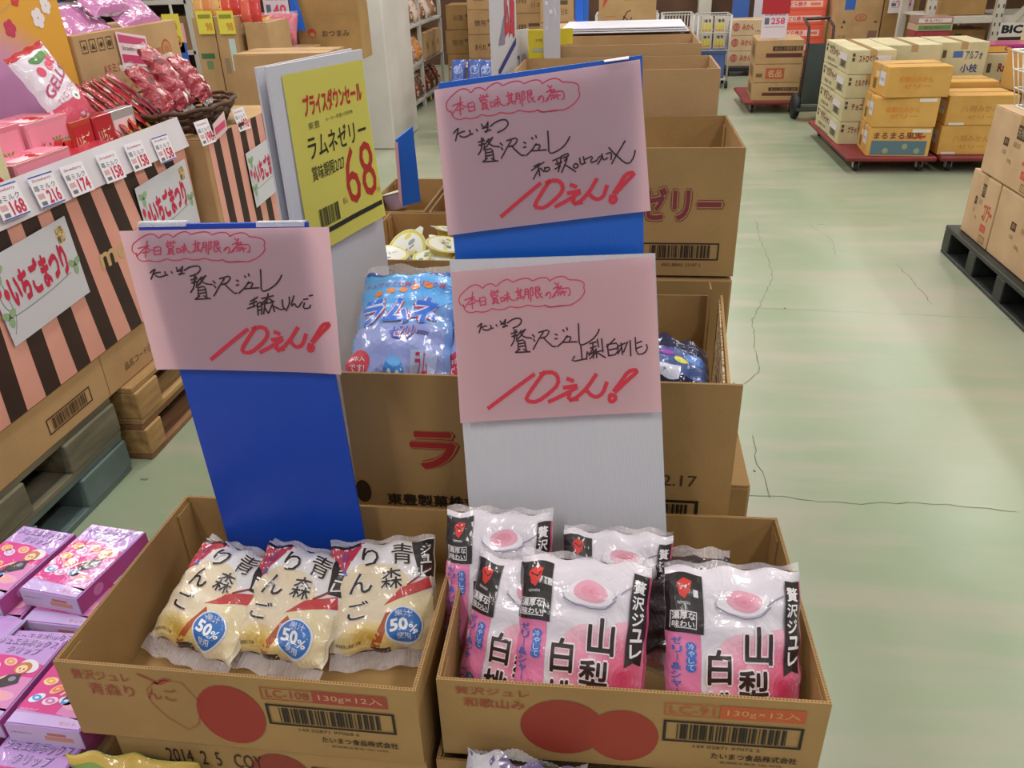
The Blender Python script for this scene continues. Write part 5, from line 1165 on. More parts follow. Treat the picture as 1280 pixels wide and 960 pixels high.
def d_pale(c, word, wc):
    def f(F, w, d, h):
        for k, W in (('F', w), ('L', d)):
            f = F[k]
            f.rect(W*.05, h*.55, W*.11, h*.7, '4a4034', 1); f.rect(W*.05, h*.75, W*.11, h*.88, '4a4034', 1)
            f.text(word, W*.2, h*.5, W*.62, h*.8, wc, 2, .05); f.rect(W*.6, h*.5, W*.9, h*.78, 'd6d0d4', 1)
        L = F['L']; L.barcode(d*.65, h*.2, d*.9, h*.5, '3f3a30', 2, .003, 14); L.text('日本製菓', d*.15, h*.75, d*.4, h*.88, '3f3a30', 3)
        L.text('取扱注意', d*.15, h*.2, d*.45, h*.35, '3f3a30', 2); L.rect(d*.2, h*.05, d*.6, h*.08, '3f3a30', 2)
    return f
# pale cartons column seen end-on (left side of the dolly), four high
for k in range(4):
    carton(['lowest', 'second', 'third', 'topmost'][k]+' pale green-grey carton of the column on the left dolly', 1.80, 6.96, .12+k*.168, .32, .82, .166, 0, CARD_G, d_pale('', ['ブラックサン', 'チョコパイ', 'ミルクキャラ', 'ストロベリー'][k], '7a2f26'), 'pale cartons on the left dolly')
carton('pale carton with red lettering, front of the open top row behind the yellow cartons', 2.20, 7.23, .12, .40, .6, .66, 0, CARD_G, d_pale('', 'ストロベリー', '8f2f28'), 'pale cartons behind the yellow ones')
carton('pale carton with blue pictures, right of the red-lettered one', 2.60, 7.3, .0, .36, .5, .78, 0, CARD_G, lambda F, w, d, h: (F['F'].rect(w*.3, h*.86, w*.5, h*.92, '4a6aa8', 1), F['F'].text('アルフォ', w*.55, h*.84, w*.9, h*.92, '3a3f78', 2, .03), F['F'].text('小枝', w*.5, h*.72, w*.85, h*.8, '3a3f78', 2, .03), F['F'].rect(w*.08, h*.86, w*.16, h*.93, '4a4034', 1)), 'pale cartons behind the yellow ones')
carton('pale carton with maroon lettering and fruit pictures', 3.02, 7.4, .0, .42, .5, .68, 0, CARD_G, lambda F, w, d, h: (F['F'].text('Raspberry', w*.25, h*.78, w*.85, h*.9, '7a2a34', 2, .05), [F['F'].ell(w*x, h*.7, .03, .022, '7a4a40', 2, 8) for x in (.4, .55, .7)], F['F'].frame(w*.5, h*.44, w*.85, h*.52, .004, '6f644c', 2), F['F'].rect(w*.06, h*.8, w*.13, h*.9, '4a4034', 1)), 'pale cartons behind the yellow ones')
t = pack('magenta and yellow candy box lying on the maroon-lettered carton', 3.0, 7.36, .683, .42, .3, .06, 0, 'b83a7a', lambda F, w, d, h: (F['F'].rect(.01, .005, w*.5, h*.8, 'd4a64a', 1), F['F'].text('CANDY', w*.4, h*.2, w*.9, h*.8, '7a2f8c', 2, .05)), None)
carton('pale carton with olive lettering at the right of the raspberry one', 3.48, 7.4, .0, .44, .5, .88, 8, CARD_G, lambda F, w, d, h: (F['F'].text('ブラックサン', w*.15, h*.84, w*.75, h*.92, '4f5030', 2, .06), F['F'].rect(w*.35, h*.74, w*.8, h*.81, 'cfc8cc', 1), F['F'].ell(w*.15, h*.78, .03, .03, '4f5030', 2, 10), F['F'].rect(w*.2, h*.70, w*.8, h*.715, 'c2607a', 2)), 'pale cartons behind the yellow ones')

# ---- dolly stack with the red and white card, and the hand truck
dolly('small red-brown dolly under the three cartons with dark stripes', 1.20, 1.75, 8.55, 9.5)
def d_bar(k):
    def f(F, w, d, h):
        f = F['F']
        if k == 1: f.rect(w*.25, h*.2, w*.65, h*.8, 'a8573a', 1); f.text('名品', w*.3, h*.3, w*.6, h*.7, 'c9a07a', 2, .03); f.rect(w*.05, h*.3, w*.18, h*.5, '6a5230', 1)
        else: f.rect(w*.35, h*.55, w*.98, h*.75, '40281c', 1); f.rect(w*.22, h*.28, w*.98, h*.46, '5a2a1e', 1); f.text('おいしさ長持ち 国産', w*.4, h*.58, w*.95, h*.72, 'b08a60', 2)
        F['L'].rect(d*.2, h*.2, d*.8, h*.8, '8f6a40', 1); F['L'].text('名品', d*.3, h*.3, d*.7, h*.7, '5f4426', 2)
    return f
for k in range(3): carton(['bottom', 'middle', 'top'][k]+' tan carton on the small dolly, below the red and white card', 1.50, 8.86, (.12, .29, .46)[k], .44, .56, (.168, .168, .215)[k], -3, CARD, d_bar(k), 'tan cartons on the small dolly')
def card_sign(label, cx, cy, z0, w, h, hd, hh, m2='d6cfdc', txt='258', rz=0, group=None):
    t = thing('price_sign', label, 'sign', (cx, cy, z0), rz, group)
    b = MB(); b.box(-w/2, w/2, -.003, .003, 0, h, ink(m2), b=.001); b.build('board', t)
    if hd: b = MB(); b.box(-w/2-.01, w/2+.01, -.006, .004, h-hh, h+.01, ink(hd), b=.002); b.build('header', t)
    p = MB(); F = Face(p, (-w/2, -.0036, 0), (1, 0, 0), (0, 0, 1))
    F.text(txt, w*.35, h*.38, w*.9, h*.55, 'cf4a6a', 2, .04); F.rect(w*.1, h*.38, w*.28, h*.55, '5f6478', 1); F.text('お買得商品', w*.1, h*.6, w*.9, h*.68, 'b04a68', 2, .02); F.rect(w*.1, h*.3, w*.9, h*.315, 'b07a98', 2); p.build('printing', t); return t
card_sign('red-topped white price card standing on the dolly cartons', 1.43, 8.72, .676, .24, .34, 'b0222e', .12)
t = thing('hand_truck', 'dark green two-wheeled hand truck beside the dolly stack', 'hand truck', (1.78, 8.28, 0))
GRN = noisy('dark_green_steel', '18241f', '22322b', 4, .45)
b = MB(); b.slab((-.11, -.03, .14), (.08, -.03, .14), (.12, .10, .66), (-.07, .10, .66), .02, GRN); b.build('back_plate', t)
for x in (-.13, .09):
    b = MB(); b.tube([(x, -.05, .12), (x+.045, .095, .68), (x+.045, .12, .80), (x+.0, .15, .87)], .014, noisy('dark_brown_steel', '3a2420', '4a302a', 4, .4), 8); b.build('frame_rail', t)
b = MB(); b.tube([(-.13, .15, .868), (.10, .15, .872)], .015, noisy('dark_brown_steel', '3a2420', '4a302a', 4, .4), 8); b.build('handle', t)
b = MB(); b.box(-.16, .14, -.2, -.03, .10, .115, GRN, b=.003); b.build('toe_plate', t)
for x in (-.14, .14):
    b = MB(); b.lathe([(.0, -.03), (.05, -.03), (.06, -.022), (.105, -.03), (.118, -.012), (.118, .012), (.105, .03), (.06, .022), (.0, .022)], RUB, 24, (x, .03, .118), 'x'); w_ = b.build('wheel', t)
b = MB(); b.tube([(-.17, .03, .118), (.17, .03, .118)], .012, GREYM); b.build('axle', t)

# ---- orange boxes and cartons behind the hand truck
def d_oran(F, w, d, h):
    f = F['F']; f.rect(w*.03, h*.1, w*.97, h*.9, 'e0604a', 1); f.rect(w*.05, h*.2, w*.9, h*.62, 'e8c0b8', 2); f.text('どら焼き', w*.1, h*.25, w*.5, h*.58, 'c03a3a', 3, .04); f.rect(w*.6, h*.3, w*.85, h*.5, 'd9785a', 3)
carton('tan carton under the orange boxes, lower', 1.90, 9.9, .0, .46, .5, .215, 0, CARD, d_tan, 'cartons under the orange boxes')
carton('tan carton under the orange boxes, upper', 1.90, 9.9, .217, .46, .5, .215, 0, CARD, d_tan, 'cartons under the orange boxes')
for k in range(4):
    pack(['lowest orange-red gift box of the stack by the hand truck', 'second orange-red gift box of the stack', 'third orange-red gift box of the stack', 'topmost orange-red gift box of the stack'][k], 1.90+(.02 if k == 0 else 0), 9.88, .434+k*.142, .42, .34, .14, 0, 'e0604a', d_oran, 'orange-red gift boxes')
def d_big(F, w, d, h):
    f = F['F']; f.ell(w*.55, h*.55, .06, .035, 'b5503f', 1); f.ell(w*.55, h*.55, .05, .027, 'b08a5a', 2); f.text('亀田', w*.5, h*.51, w*.6, h*.58, 'b5503f', 3); f.rect(w*.75, h*.15, w*.95, h*.3, '8a6258', 1)
    f.poly([(w*.14, h*.45), (w*.22, h*.45), (w*.18, h*.52)], '3f3428', 2); f.poly([(w*.12, h*.36), (w*.18, h*.36), (w*.15, h*.41)], '3f3428', 2); f.rect(w*.85, h*.45, w*.92, h*.48, '3f3428', 2)
    f.text('天 地', w*.08, h*.17, w*.25, h*.22, '6a5638', 2); f.rect(w*.15, h*.7, w*.38, h*1.0, '2f62b5', 1)
bx = at(1074, 20, y=9.4).x
carton('big tan carton with a red oval emblem at the top right of the aisle', bx, 9.6, .52, .44, .4, .50, 0, CARD, d_big)
carton('tan carton under the one with the red oval emblem', bx, 9.6, .0, .44, .42, .518, 0, CARD, None)
carton('tan carton with a white price card, behind the pale cartons', at(1120, 20, y=9.4).x+.04, 9.6, .0, .34, .4, 1.02, 0, CARD_D, None)
card_sign('white and pink price card on the tan carton by the rack post', at(1126, 10, y=9.38).x, 9.385, .83, .24, .17, None, 0, 'e6dce2', '358')
carton('carton with red-brown print standing behind the hand truck', 2.45, 10.6, 0, .5, .4, .7, 0, CARD, d_tan)

# ---- right rack with perforated posts
RACKM = noisy('rack_steel', 'bdb8ac', 'cbc6ba', 3, .45)
t = thing('storage_rack', 'pale steel storage rack with perforated posts at the top right', 'rack', (3.66, 8.75, 0))
for (x, y) in ((-.92, -.35), (-.92, .45), (.98, -.35), (.98, .45), (-.34, -.35), (-.34, .45)):
    b = MB(); b.box(x-.035, x+.035, y-.03, y+.03, 0, 2.4, RACKM, b=.004); o = b.build('post', t)
    if y < 0:
        b = MB()
        for k in range(24): b.box(x-.027, x-.015, y-.0315, y-.03, .1+k*.075, .13+k*.075, ink('4a4438')); b.box(x+.015, x+.027, y-.0315, y-.03, .1+k*.075, .13+k*.075, ink('4a4438'))
        o2 = b.build('slots', o); o2['kind'] = 'stuff'
for z in (.42, .86, 1.5):
    b = MB(); b.box(-.92, .98, -.35, -.32, z-.06, z, RACKM, b=.003); b.build('beam', t)
    b = MB(); b.box(-.92, .98, -.32, .45, z-.02, z-.002, RACKM); b.build('shelf_board', t)
b = MB(); b.slab((-.34, -.362, .70), (-.29, -.362, .68), (.21, -.362, 1.26), (.16, -.362, 1.3), .01, RACKM); b.build('brace', t)
def rk(label, cx, z, w, h, m, deco=None, cy=8.72, d=.4, **k): return carton(label, cx, cy, z, w, d, h, 0, m, deco, **k)
rk('tan carton on the lower rack shelf at the right', 4.25, .421, .5, .3, CARD, d_tan)
rk('tan carton on the lower rack shelf, left bay', 3.05, .421, .5, .32, CARD_D, d_tan)
rk('brown carton on the middle rack shelf, left bay', 3.05, .861, .4, .4, CARD_D, None)
rk('dark tan carton on the middle rack shelf, right bay', 4.3, .861, .45, .36, CARD, None)
def pkpile(label, cx, cy, z, n, cols, w=.3, d=.3, h=.05, group=None):
    for k in range(n):
        pack(label[k] if k < len(label) else label[-1], cx, cy, z+k*(h+.002), w, d, h, (k*7) % 5-2, cols[k % len(cols)], lambda F, w, d, h, k=k: (F['F'].rect(w*.05, h*.15, w*.95, h*.8, ('d8c8c0', '9c3a40', '5a8a50')[k % 3], 1), F['F'].text('せんべい', w*.2, h*.25, w*.7, h*.7, '7a2a30', 2, .03)), group)
pkpile(['lowest flat snack pack piled behind the maroon-lettered carton', 'second flat snack pack of the pile', 'third flat snack pack of the pile', 'topmost flat snack pack of the pile'], at(1170, 30, y=8.05).x, 8.2, .66, 4, ['9a7f78', '8c2f38', 'b5a58c'], .30, .24, .055, 'flat snack packs in a pile')
carton('tan carton below the pile of flat snack packs', at(1170, 30, y=8.05).x, 8.2, 0, .36, .3, .658, 0, CARD_D, None)
t = thing('sign_card', 'white sign card with bold black letters on the right rack', 'sign', (at(1263, 38, y=8.38).x, 8.375, at(1263, 46, y=8.38).z)); b = MB(); b.box(-.16, .16, -.004, .004, 0, .12, ink('d8d4d0'), b=.001); b.build('board', t)
p = MB(); F = Face(p, (-.16, -.0046, 0), (1, 0, 0), (0, 0, 1)); F.text('BIC', .08, .03, .26, .10, '1c1a1c', 2, .06); F.rect(0, 0, .05, .06, 'b8382e', 1); p.build('printing', t)

# ================================================================ centre back
def d_rk(F, w, d, h):
    f = F['F']; f.ell(w*.18, h*.55, h*.25, h*.28, 'b8605a', 1); f.text('みかん', w*.35, h*.35, w*.68, h*.75, 'b05048', 2, .05); f.text('10kg', w*.72, h*.2, w*.92, h*.35, '6a4a38', 2); f.text('産直', w*.1, h*.4, w*.28, h*.7, 'c79a80', 3)
t = thing('dolly', 'black low dolly under the fruit carton stacks at the far end', 'dolly', (1.75, 11.5, 0)); b = MB(); b.box(-.5, .5, -.28, .28, .06, .11, RUB, b=.006); b.build('platform', t)
for sx in (-1, 1):
    for sy in (-1, 1): b = MB(); b.lathe([(0, -.015), (.03, -.015), (.03, .015), (0, .015)], RUB, 12, (sx*.42, sy*.2, .03), 'x'); b.build('caster_wheel', t)
for k in range(3):
    carton(['bottom', 'middle', 'top'][k]+' fruit carton with red print, left far stack', 1.53, 11.5, .112+k*.182, .44, .4, .18, 0, CARD_L, d_rk, 'fruit cartons at the far end')
    carton(['bottom', 'middle', 'top'][k]+' fruit carton with olive print, right far stack', 2.0, 11.5, .112+k*.182, .42, .4, .18, 0, CARD_G, lambda F, w, d, h: (F['F'].ell(w*.3, h*.55, h*.2, h*.22, '8a7a50', 1), F['F'].rect(w*.1, h*.12, w*.6, h*.22, '5a4030', 2)), 'fruit cartons at the far end')
for i, (px, c2) in enumerate(((924, '3a62b0'), (951, 'cfcad6'))):
    q = at(px, 30, y=12.2)
    t = card_sign(['blue and white hanging-height price sign behind the fruit cartons', 'white price sign behind the olive-print fruit cartons'][i], q.x, 12.2, .0, .22, 1.75, None, 0, 'cfcad6', '98', group='far price signs')
    b = MB(); b.box(-.11, .11, -.005, -.0035, .6, 1.14, ink(c2)); b.build('lower_panel', t)
def wire_cart(label, x0, x1, y0, y1, z0, z1, basecol=None):
    t = thing('wire_cart', label, 'cart', ((x0+x1)/2, (y0+y1)/2, 0), 0, 'wire carts at the far end'); w, d = x1-x0, y1-y0
    for sx in (-1, 1):
        for sy in (-1, 1):
            b = MB(); b.tube([(sx*w/2, sy*d/2, .08), (sx*w/2, sy*d/2, z1)], .012, GREYM, 6); b.build('corner_post', t)
            b = MB(); b.lathe([(0, -.015), (.04, -.015), (.04, .015), (0, .015)], RUB, 12, (sx*w/2, sy*d/2, .04), 'x'); b.build('caster_wheel', t)
    b = MB()
    n = int(w/.035)
    for i in range(1, n):
        for sy in (-1, 1): b.tube([(-w/2+i*w/n, sy*d/2, z0), (-w/2+i*w/n, sy*d/2, z1)], .0035, GREYM, 4)
    for i in range(1, int(d/.05)):
        for sx in (-1, 1): b.tube([(sx*w/2, -d/2+i*.05, z0), (sx*w/2, -d/2+i*.05, z1)], .0035, GREYM, 4)
    o = b.build('mesh_wires', t); o['kind'] = 'stuff'
    for z in (z0, (z0+z1)/2, z1):
        b = MB(); b.tube([(-w/2, -d/2, z), (w/2, -d/2, z), (w/2, d/2, z), (-w/2, d/2, z), (-w/2, -d/2, z)], .007, GREYM, 6); b.build('rim_wire', t)
    b = MB(); b.box(-w/2, w/2, -d/2, d/2, .09, .11, GREYM); b.build('deck', t)
    return t
wire_cart('wire mesh cart with yellow-labelled packs at the far end', 1.0-.17, 1.20, 10.25, 10.65, .42, .79)
b = MB(); t = thing('blue_crate', 'blue plastic crate under the yellow-labelled packs', 'crate', (1.02, 10.45, .112)); b.box(-.15, .15, -.18, .18, 0, .28, noisy('blue_crate_plastic', '3f5590', '4c63a0', 4, .5), b=.01); b.build('crate_body', t)
b = MB(); b.box(-.16, .16, -.19, .19, .265, .30, noisy('blue_crate_plastic', '3f5590', '4c63a0', 4, .5), b=.006); b.build('crate_rim', t)
k = 0
for z in (.43, .602):
    for x in (.94, 1.09):
        pack(['white pack with a yellow label, lower left in the wire cart', 'white pack with a yellow label, lower right in the wire cart', 'white pack with an orange label, upper left in the wire cart', 'white pack with an orange label, upper right in the wire cart'][k], x, 10.4, z, .13, .12, .168, 0, 'd0c8bc', lambda F, w, d, h: (F['F'].rect(w*.1, h*.1, w*.9, h*.6, 'd9cf55', 1), F['F'].rect(w*.1, h*.1, w*.9, h*.2, 'd89a40', 2), F['F'].text('徳用', w*.2, h*.65, w*.8, h*.85, '3a3028', 2, .04)), 'yellow-labelled packs in the wire cart'); k += 1
wire_cart('empty wire mesh cart left of the one with packs', .43, .78, 10.3, 10.75, .3, .80)
wire_cart('wire mesh cart partly behind the big 5/9 carton', -.35, .38, 10.5, 10.95, .3, .81)
def d_59(F, w, d, h):
    f = F['F']; f.line([(w*.42, h*.55), (w*.5, h*.7), (w*.56, h*.72)], .008, '4a3226'); f.line([(w*.44, h*.62), (w*.52, h*.56), (w*.46, h*.45)], .008, '4a3226'); f.line([(w*.38, h*.2), (w*.58, h*.6)], .008, '4a3226'); f.text('9', w*.5, h*.15, w*.58, h*.42, '4a3226', 2)
    f.poly([(w*.06, h*.75), (w*.1, h), (w*.22, h)], 'c2463c', 1); f.ell(w*.83, h*.42, .05, .03, 'c8584c', 2, 14, .3); f.ell(w*.83, h*.42, .03, .014, 'b08a5a', 3, 14, .3); f.rect(w*.12, h*.62, w*.3, h*.635, 'c2703c', 1)
cpx('tan carton marked 5/9 in marker pen, far centre', 748, 821, -8, 40, 6.6, .5, CARD, d_59, z0=.80)
cpx('tan carton under the one marked 5/9', 746, 824, 42, 200, 6.58, .56, CARD, None, z0=0) if False else None
q = at(785, 40, y=6.6); carton('tan carton stack base under the one marked 5/9', q.x, 6.86, 0, .58, .56, .798, 0, CARD_D, None, far=True)
# mid-distance carton stacks seen between the pillar and the boards
random.seed(3)
def d_m(seed):
    def f(F, w, d, h):
        r = random.Random(seed); f = F['F']; c = r.choice(['5f4a34', '6a4a3a', '74583a'])
        f.text(r.choice(['米菓', 'あられ', '徳用', '煎餅']), w*.2, h*.35, w*.55, h*.6, c, 2, .03); f.rect(w*.6, h*.5, w*.85, h*.62, c, 1); f.text('日本', w*.65, h*.2, w*.85, h*.4, c, 2)
        F['R'].text('徳用', d*.3, h*.35, d*.6, h*.6, c, 2)
    return f
n = 0
POS = ['lowest', 'second', 'third', 'fourth', 'fifth', 'sixth']
def column(px, py, Y, w, d, h, n, m, what, grp, jit=.01, base=0.0):
    q = at(px, py, y=Y); r = random.Random(int(px))
    for k in range(n): carton(POS[k]+' carton of the '+what, q.x+r.uniform(-jit, jit), Y+d/2, base+k*(h+.002), w, d, h, r.uniform(-1.5, 1.5), m, d_m(k+int(px)), grp, tape=False)
column(578, 60, 9.6, .36, .45, .25, 4, CARD_D, 'brown stack right of the snack rack', 'far carton stacks')
column(606, 40, 9.3, .36, .4, .24, 5, CARD, 'stack left of the tall white sign board', 'far carton stacks')
column(655, 20, 8.6, .5, .45, .24, 5, CARD, 'stack behind the white sign boards', 'far carton stacks')
column(694, 20, 8.2, .3, .4, .3, 4, CARD, 'stack left of the blue boards', 'far carton stacks')
carton('open tan carton holding blue packs, beyond the tall blue sign', at(593, 90, y=7.4).x, 7.6, .0, .44, .42, .62, 0, CARD, lambda F, w, d, h: (F['F'].ell(w*.75, h*.88, .04, .03, 'b5342c', 2), F['F'].rect(0, h*.97, w, h, '4a58b0', 1)))
BLP = glossy('royal_blue_film', '32509c', .25, .4, 25)
for k, (px, w_) in enumerate(((572, .13), (593, .14), (607, .14))):
    M = frame_matrix(at(px-8, 112, y=7.2), at(px+8, 112, y=7.2), at(px-8, 84, y=7.3)); bag('blue_pack', ['blue pack left of the open tan carton', 'blue pack standing before the open tan carton', 'blue pack next to the tall white sign board'][k], M, w_, .26, .04, BLP, lambda F: (F.ell(.5, .6, .3, .15, '8fa0d0', 1), F.rect(.2, .1, .8, .25, '8c3a52', 1)), 'blue packs beyond the signs', seal=.0, seed=90+k, nu=10, nv=10, ml=.06)
carton('low tan carton under the blue packs beyond the signs', at(590, 100, y=7.2).x, 7.24, 0, .46, .26, at(590, 113, y=7.2).z, 0, CARD, None, far=True)
carton('tan carton with candy packs on top, beside the rack', -1.28, 11.0, 0, .7, .4, 1.15, 0, CARD_D, d_m(5), far=True)
pkpile(['flat pink candy pack on the far carton', 'second pink candy pack on the far carton'], -1.3, 11.0, 1.152, 2, ['c2506a', 'd8a060'], .4, .3, .06, 'pink candy packs on the far carton')

# ---- steel snack rack right of the pillar, facing the aisle
t = thing('snack_rack', 'grey steel rack of snack packs right of the square pillar', 'rack', (-2.48, 9.3, 0))
for (x, y) in ((.25, -.75), (.25, .0), (.25, 1.1), (-.25, -.75), (-.25, 1.1)):
    b = MB(); b.box(x-.02, x+.02, y-.02, y+.02, 0, 2.0, GREYM, b=.003); b.build('post', t)
for z in (.10, .48, .86, 1.28, 1.7):
    b = MB(); b.box(-.25, .27, -.77, 1.12, z-.03, z, GREYM, b=.003); b.build('shelf', t)
b = MB(); b.box(.262, .268, .25, .30, .02, .07, ink('d8cc3a')); b.build('yellow_tag', t)
SN = [('5a3a30', 'c9a888'), ('8a5a3c', 'd8c4a0'), ('b0806a', 'e0cfc8'), ('6b2f2a', 'c9784a'), ('c9b8a8', 'a03a3a'), ('c27a30', 'e8d8b0')]
k = 0
for zi, z in enumerate((.10, .48, .86, 1.28)):
    for yi in range(6):
        y = 8.66+yi*.28; c = SN[(zi*5+yi*3) % 6]
        if zi == 1 and yi in (3, 4, 5) or (zi == 3 and yi > 2):
            carton('tan carton on the snack rack, '+['bottom', 'second', 'third', 'top'][zi]+' shelf, position '+POS[yi], -2.35, y+.03, z+.001, .3, .26, .26, 0, CARD, d_m(k), 'cartons on the snack rack', tape=False)
        else:
            M = frame_matrix((-2.24, y-.10, z+.012), (-2.24, y+.12, z+.012), (-2.34, y-.10, z+.23))
            def art(F, c=c, k=k): F.ell(.5, .55, .35, .2, c[1], 1, 10); F.rect(.1, .8, .9, .92, c[1], 1); F.text('おかき', .2, .1, .8, .3, 'e8dcc8', 2, .03)
            bag('snack_bag', c[0] and {'5a3a30': 'dark brown', '8a5a3c': 'brown', 'b0806a': 'pinkish brown', '6b2f2a': 'maroon', 'c9b8a8': 'pale', 'c27a30': 'orange'}[c[0]]+' snack bag, '+POS[yi]+' from the pillar on the '+['bottom', 'second', 'third', 'top'][zi]+' shelf of the rack', M, .2, .26, .06, glossy('snack_'+c[0], c[0], .25, .5, 18), art, 'snack bags on the grey rack', seal=.012, seed=100+k, nu=10, nv=10, ml=.08, crinkle=.01)
        k += 1

# ================================================================ back left
def d_ots(F, w, d, h):
    f = F['F']; f.ell(w*.22, h*.33, .03, .028, 'a84038', 2); f.ell(w*.22, h*.31, .018, .013, 'b08a5a', 3); f.text('おつまみ', w*.38, h*.28, w*.82, h*.36, '5a4a36', 2, .03); f.rect(w*.35, h*.55, w*.9, h*.56, 'a8784a', 1)
cpx('large tan carton with red emblem and dark kana, left of the pillar', 372, 443, -30, 34, 5.6, .22, CARD_D, d_ots, z0=.90)
q1, q2 = at(368, 60, y=5.6), at(430, 60, y=5.6)
WQ = q2.x-q1.x
carton('brown carton below the emblem carton, left part', q1.x+WQ*.32, 5.71, 0, WQ*.62, .2, .898, 0, CARD_D, None)
carton('brown carton below the emblem carton, right part', q1.x+WQ*.82, 5.71, 0, WQ*.34, .2, .898, 0, CARD_D, None)
def d_light(F, w, d, h): f = F['F']; f.text('和風煎', w*.3, h*.25, w*.6, h*.45, 'c87a44', 2, .02); f.rect(w*.3, h*.78, w*.8, h*.8, 'c87a44', 1); f.text('徳用', w*.12, h*.08, w*.3, h*.2, 'c87a44', 2)
A = at(300, 122, y=4.3); Bv = at(470, 70, y=4.3)
LW = at(408, 70, y=4.3).x-A.x
carton('light tan carton with orange print, just behind the yellow price notice', A.x+LW/2, 4.45, .62, LW, .30, at(300, 68, y=4.3).z-.62, 0, CARD, d_light)
carton('tan carton under the light one with orange print', A.x+LW/2, 4.45, .0, LW-.04, .28, .618, 0, CARD, d_m(3), far=True)
# tall cartons with yellow tags
q = at(250, 85, y=4.9); zt = at(250, 22, y=4.9).z
wc = at(276, 85, y=4.9).x-q.x
def d_tall(F, w, d, h): F['F'].rect(w*.15, h*.62, w*.8, h*.67, '3f6a48', 1); F['F'].rect(w*.35, h*.52, w*.65, h*.6, '6a8458', 1)
zb = .62
carton('tall tan carton with a green print and a yellow tag, left of its twin', q.x+wc/2, 5.08, zb, wc-.004, .34, zt-zb, 0, CARD, d_tall, 'tall tan cartons with yellow tags')
carton('tall tan carton with a pale blue slip and a yellow tag, right of its twin', q.x+wc*1.5+.004, 5.08, zb, wc, .34, zt-zb, 0, CARD, lambda F, w, d, h: (F['F'].rect(w*.55, h*.5, w*.85, h*.8, 'b9ccc8', 1), F['F'].rect(w*.2, h*.48, w*.45, h*.62, '8f7a64', 1)), 'tall tan cartons with yellow tags')
carton('tan carton beside the tall pair, behind the candy packs', q.x+wc*2.6+.03, 5.12, zb, wc*1.1, .34, zt-zb-.04, 0, CARD, None)
carton('tan carton with dark kanji below the tall pair', q.x+wc*1.6, 5.07, .0, wc*3.4, .38, zb-.002, 0, CARD_D, lambda F, w, d, h: F['F'].text('有機む', w*.5, h*.7, w*.8, h*.82, '5a4a36', 2, .03))
for k, (px, lb) in enumerate(((258, 'yellow tag on the left tall carton'), (284, 'yellow tag on the right tall carton'))):
    a = at(px-9, 43, y=4.90); t = thing('yellow_tag', lb, 'tag', (a.x, 4.905, a.z)); w_ = at(px+11, 43, y=4.9).x-a.x; h_ = .125
    b = MB(); b.box(0, w_, -.003, 0, 0, h_, ink('d9d04c')); b.build('card', t)
    p = MB(); F = Face(p, (0, -.0035, 0), (1, 0, 0), (0, 0, 1)); F.rect(w_*.12, h_*.68, w_*.88, h_*.85, '8a8a34', 1); F.text('98', w_*.5, h_*.15, w_*.9, h_*.5, 'cf8a3a', 2, .03); p.build('printing', t)
def upright(label, px, py, Y, c1, c2, hh=.2, wd_=.07, zbase=None, group='upright snack packs on the tall cartons', k=0):
    a = at(px, py, y=Y); z = zbase if zbase is not None else a.z
    M = frame_matrix((a.x-wd_/2, Y, z+.002), (a.x+wd_/2, Y-.01, z+.002), (a.x-wd_/2-.01, Y+.03, z+hh))
    bag('upright_pack', label, M, wd_, hh, .02, glossy('pk_'+c1, c1, .25, .4, 25), lambda F: (F.rect(.15, .2, .85, .5, c2, 1), F.ell(.5, .7, .3, .12, c2, 1.5, 8)), group, seal=.008, seed=200+k, nu=8, nv=10, ml=.08)
zz = zt
cols = [('d9a860', 'f0dcc0'), ('d88a50', 'f0d8b0'), ('e0b070', 'b5503f'), ('d8503c', 'f0c8b8'), ('cc3a38', 'f0d8d0'), ('d86050', 'f2d0c0'), ('c83a3a', 'e8c0b8')]
for i, (c1, c2) in enumerate(cols):
    upright(['cream', 'orange', 'tan', 'red', 'crimson', 'salmon', 'deep red'][i]+' upright snack pack on top of the tall tan cartons', 251+i*11.5, 22, 5.0, c1, c2, .2, .085, zt if i < 5 else zt-.04, k=i)
# clear packs and the 40-yen card
q = at(348, 62, y=5.2)
carton('tan carton under the rosy clear packs', q.x-.06, 5.42, 0, .42, .28, q.z-.002, 0, CARD, None, far=True)
ROSE = glossy('rosy_clear_film', 'c2657a', .2, .7, 30)
for k in range(3):
    a = at(338+k*10, 60, y=5.34); M = frame_matrix((a.x-.06, 5.34+.02*k, q.z+.004), (a.x+.06, 5.34+.02*k, q.z+.004), (a.x-.06, 5.42+.02*k, q.z+.19))
    bag('rosy_pack', ['rosy clear candy pack at the left under the 40 card', 'middle rosy clear candy pack under the 40 card', 'rosy clear candy pack at the right under the 40 card'][k], M, .13, .2, .05, ROSE, lambda F: [F.ell(.2+.2*i, .3+.12*(i % 3), .12, .08, 'a83a50' if i % 2 else 'e0c0c8', 1+i*.1, 7) for i in range(4)], 'rosy clear packs', seal=.015, seed=130+k, nu=10, nv=10, ml=.06, crinkle=.012)
a = at(347, 34, y=5.5); t = card_sign('white card with an orange 40 above the rosy packs', a.x, 5.53, q.z-.0, .17, .44, 'e0c080', .16, 'd0cad8', '40')
b = MB(); b.slab((.09, .01, .08), (.17, .03, .08), (.13, .03, .3), (.09, .01, .34), .004, BLUEB); b.build('blue_backing', t)
a = at(322, 52, y=5.2); M = frame_matrix((a.x-.06, 5.3, q.z+.003), (a.x+.06, 5.3, q.z+.003), (a.x-.06, 5.33, q.z+.25))
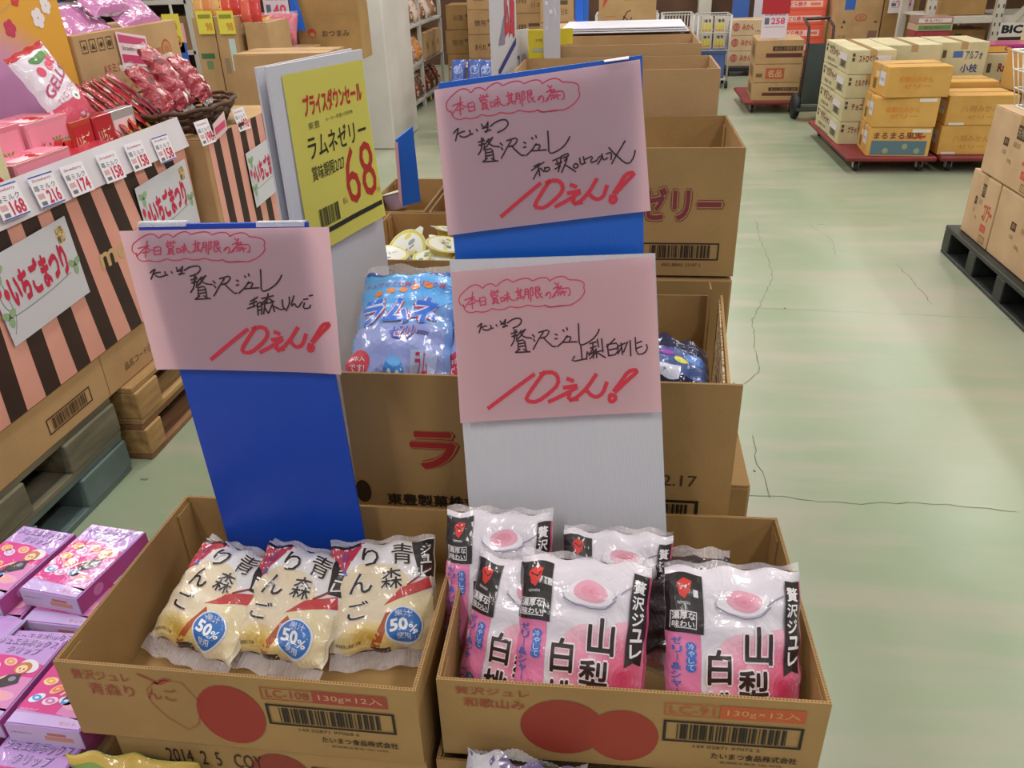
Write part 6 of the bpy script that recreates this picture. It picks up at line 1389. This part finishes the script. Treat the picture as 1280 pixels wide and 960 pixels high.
bag('yellow_pack', 'yellow and dark patterned snack pack beside the tall cartons', M, .11, .19, .03, glossy('yellow_pack_film', 'c9a03a', .25, .4, 25), lambda F: ([F.ell(.2+.15*(i % 5), .15+.13*(i//2), .05, .04, '3a2a1c', 1+i*.05, 6) for i in range(10)], F.rect(.0, .85, 1, 1, 'c8383c', 1)), None, seal=.008, seed=140, nu=8, nv=10, ml=.08)
# dark shelving on the far left
t = thing('steel_shelf', 'grey steel shelving in the far left background', 'shelf', (-4.0, 6.1, 0))
for x in (-1.3, -.1, .95):
    b = MB(); b.box(x-.02, x+.02, -.25, -.21, 0, 2.1, GREYM); b.build('post', t)
for z in (.3, .62, .95, 1.28, 1.62):
    b = MB(); b.box(-1.3, .95, -.25, .25, z-.03, z, GREYM, b=.003); b.build('shelf_board', t)
b = MB(); b.box(-1.3, .95, .25, .26, 0, 2.1, noisy('dark_back_panel', '3a2a22', '4a362a', 4, .7)); b.build('back_panel', t)
k = 0
for zi, z in enumerate((.3, .62, .95, 1.28)):
    for i in range(7):
        x = -5.1+i*.31; r = random.Random(k*7); c = r.choice(['5c3a34', '7a6a58', '8c8a84', '4a4038', '74503c', '3f4f80', '8a6a44']); hh = r.uniform(.1, .24)
        pack(['wine-brown', 'grey', 'khaki', 'dark', 'tan', 'blue', 'russet'][i]+' goods box on the '+['bottom', 'second', 'third', 'top'][zi]+' board of the far left shelving', x, 6.05, z+.001, .26, .3, hh, 0, c, None, 'goods on the far left shelving'); k += 1
for (px, c, w_, h_, lb) in ((222, 'd8cc4c', .1, .2, 'yellow price strip hanging by the far left shelving'), (228, '2f5ab5', .1, .13, 'blue price strip below the yellow one by the shelving')):
    a = at(px, 66 if c[0] == 'd' else 84, y=4.6); t = thing('price_strip', lb, 'sign', (a.x, 4.6, a.z)); b = MB(); b.box(-w_/2, w_/2, -.002, .002, 0, h_, ink(c)); b.build('card', t)
    if c[0] == 'd': p = MB(); F = Face(p, (-w_/2, -.0026, 0), (1, 0, 0), (0, 0, 1)); F.text('特価', .02, .12, .08, .16, 'c8823a', 2, .03); F.text('128', .01, .03, .09, .09, 'c8823a', 2, .03); p.build('printing', t)
    else:
        b = MB(); b.box(-.006, .006, .003, .012, -(a.z), h_+.2, GREYM); b.build('stand_pole', t)
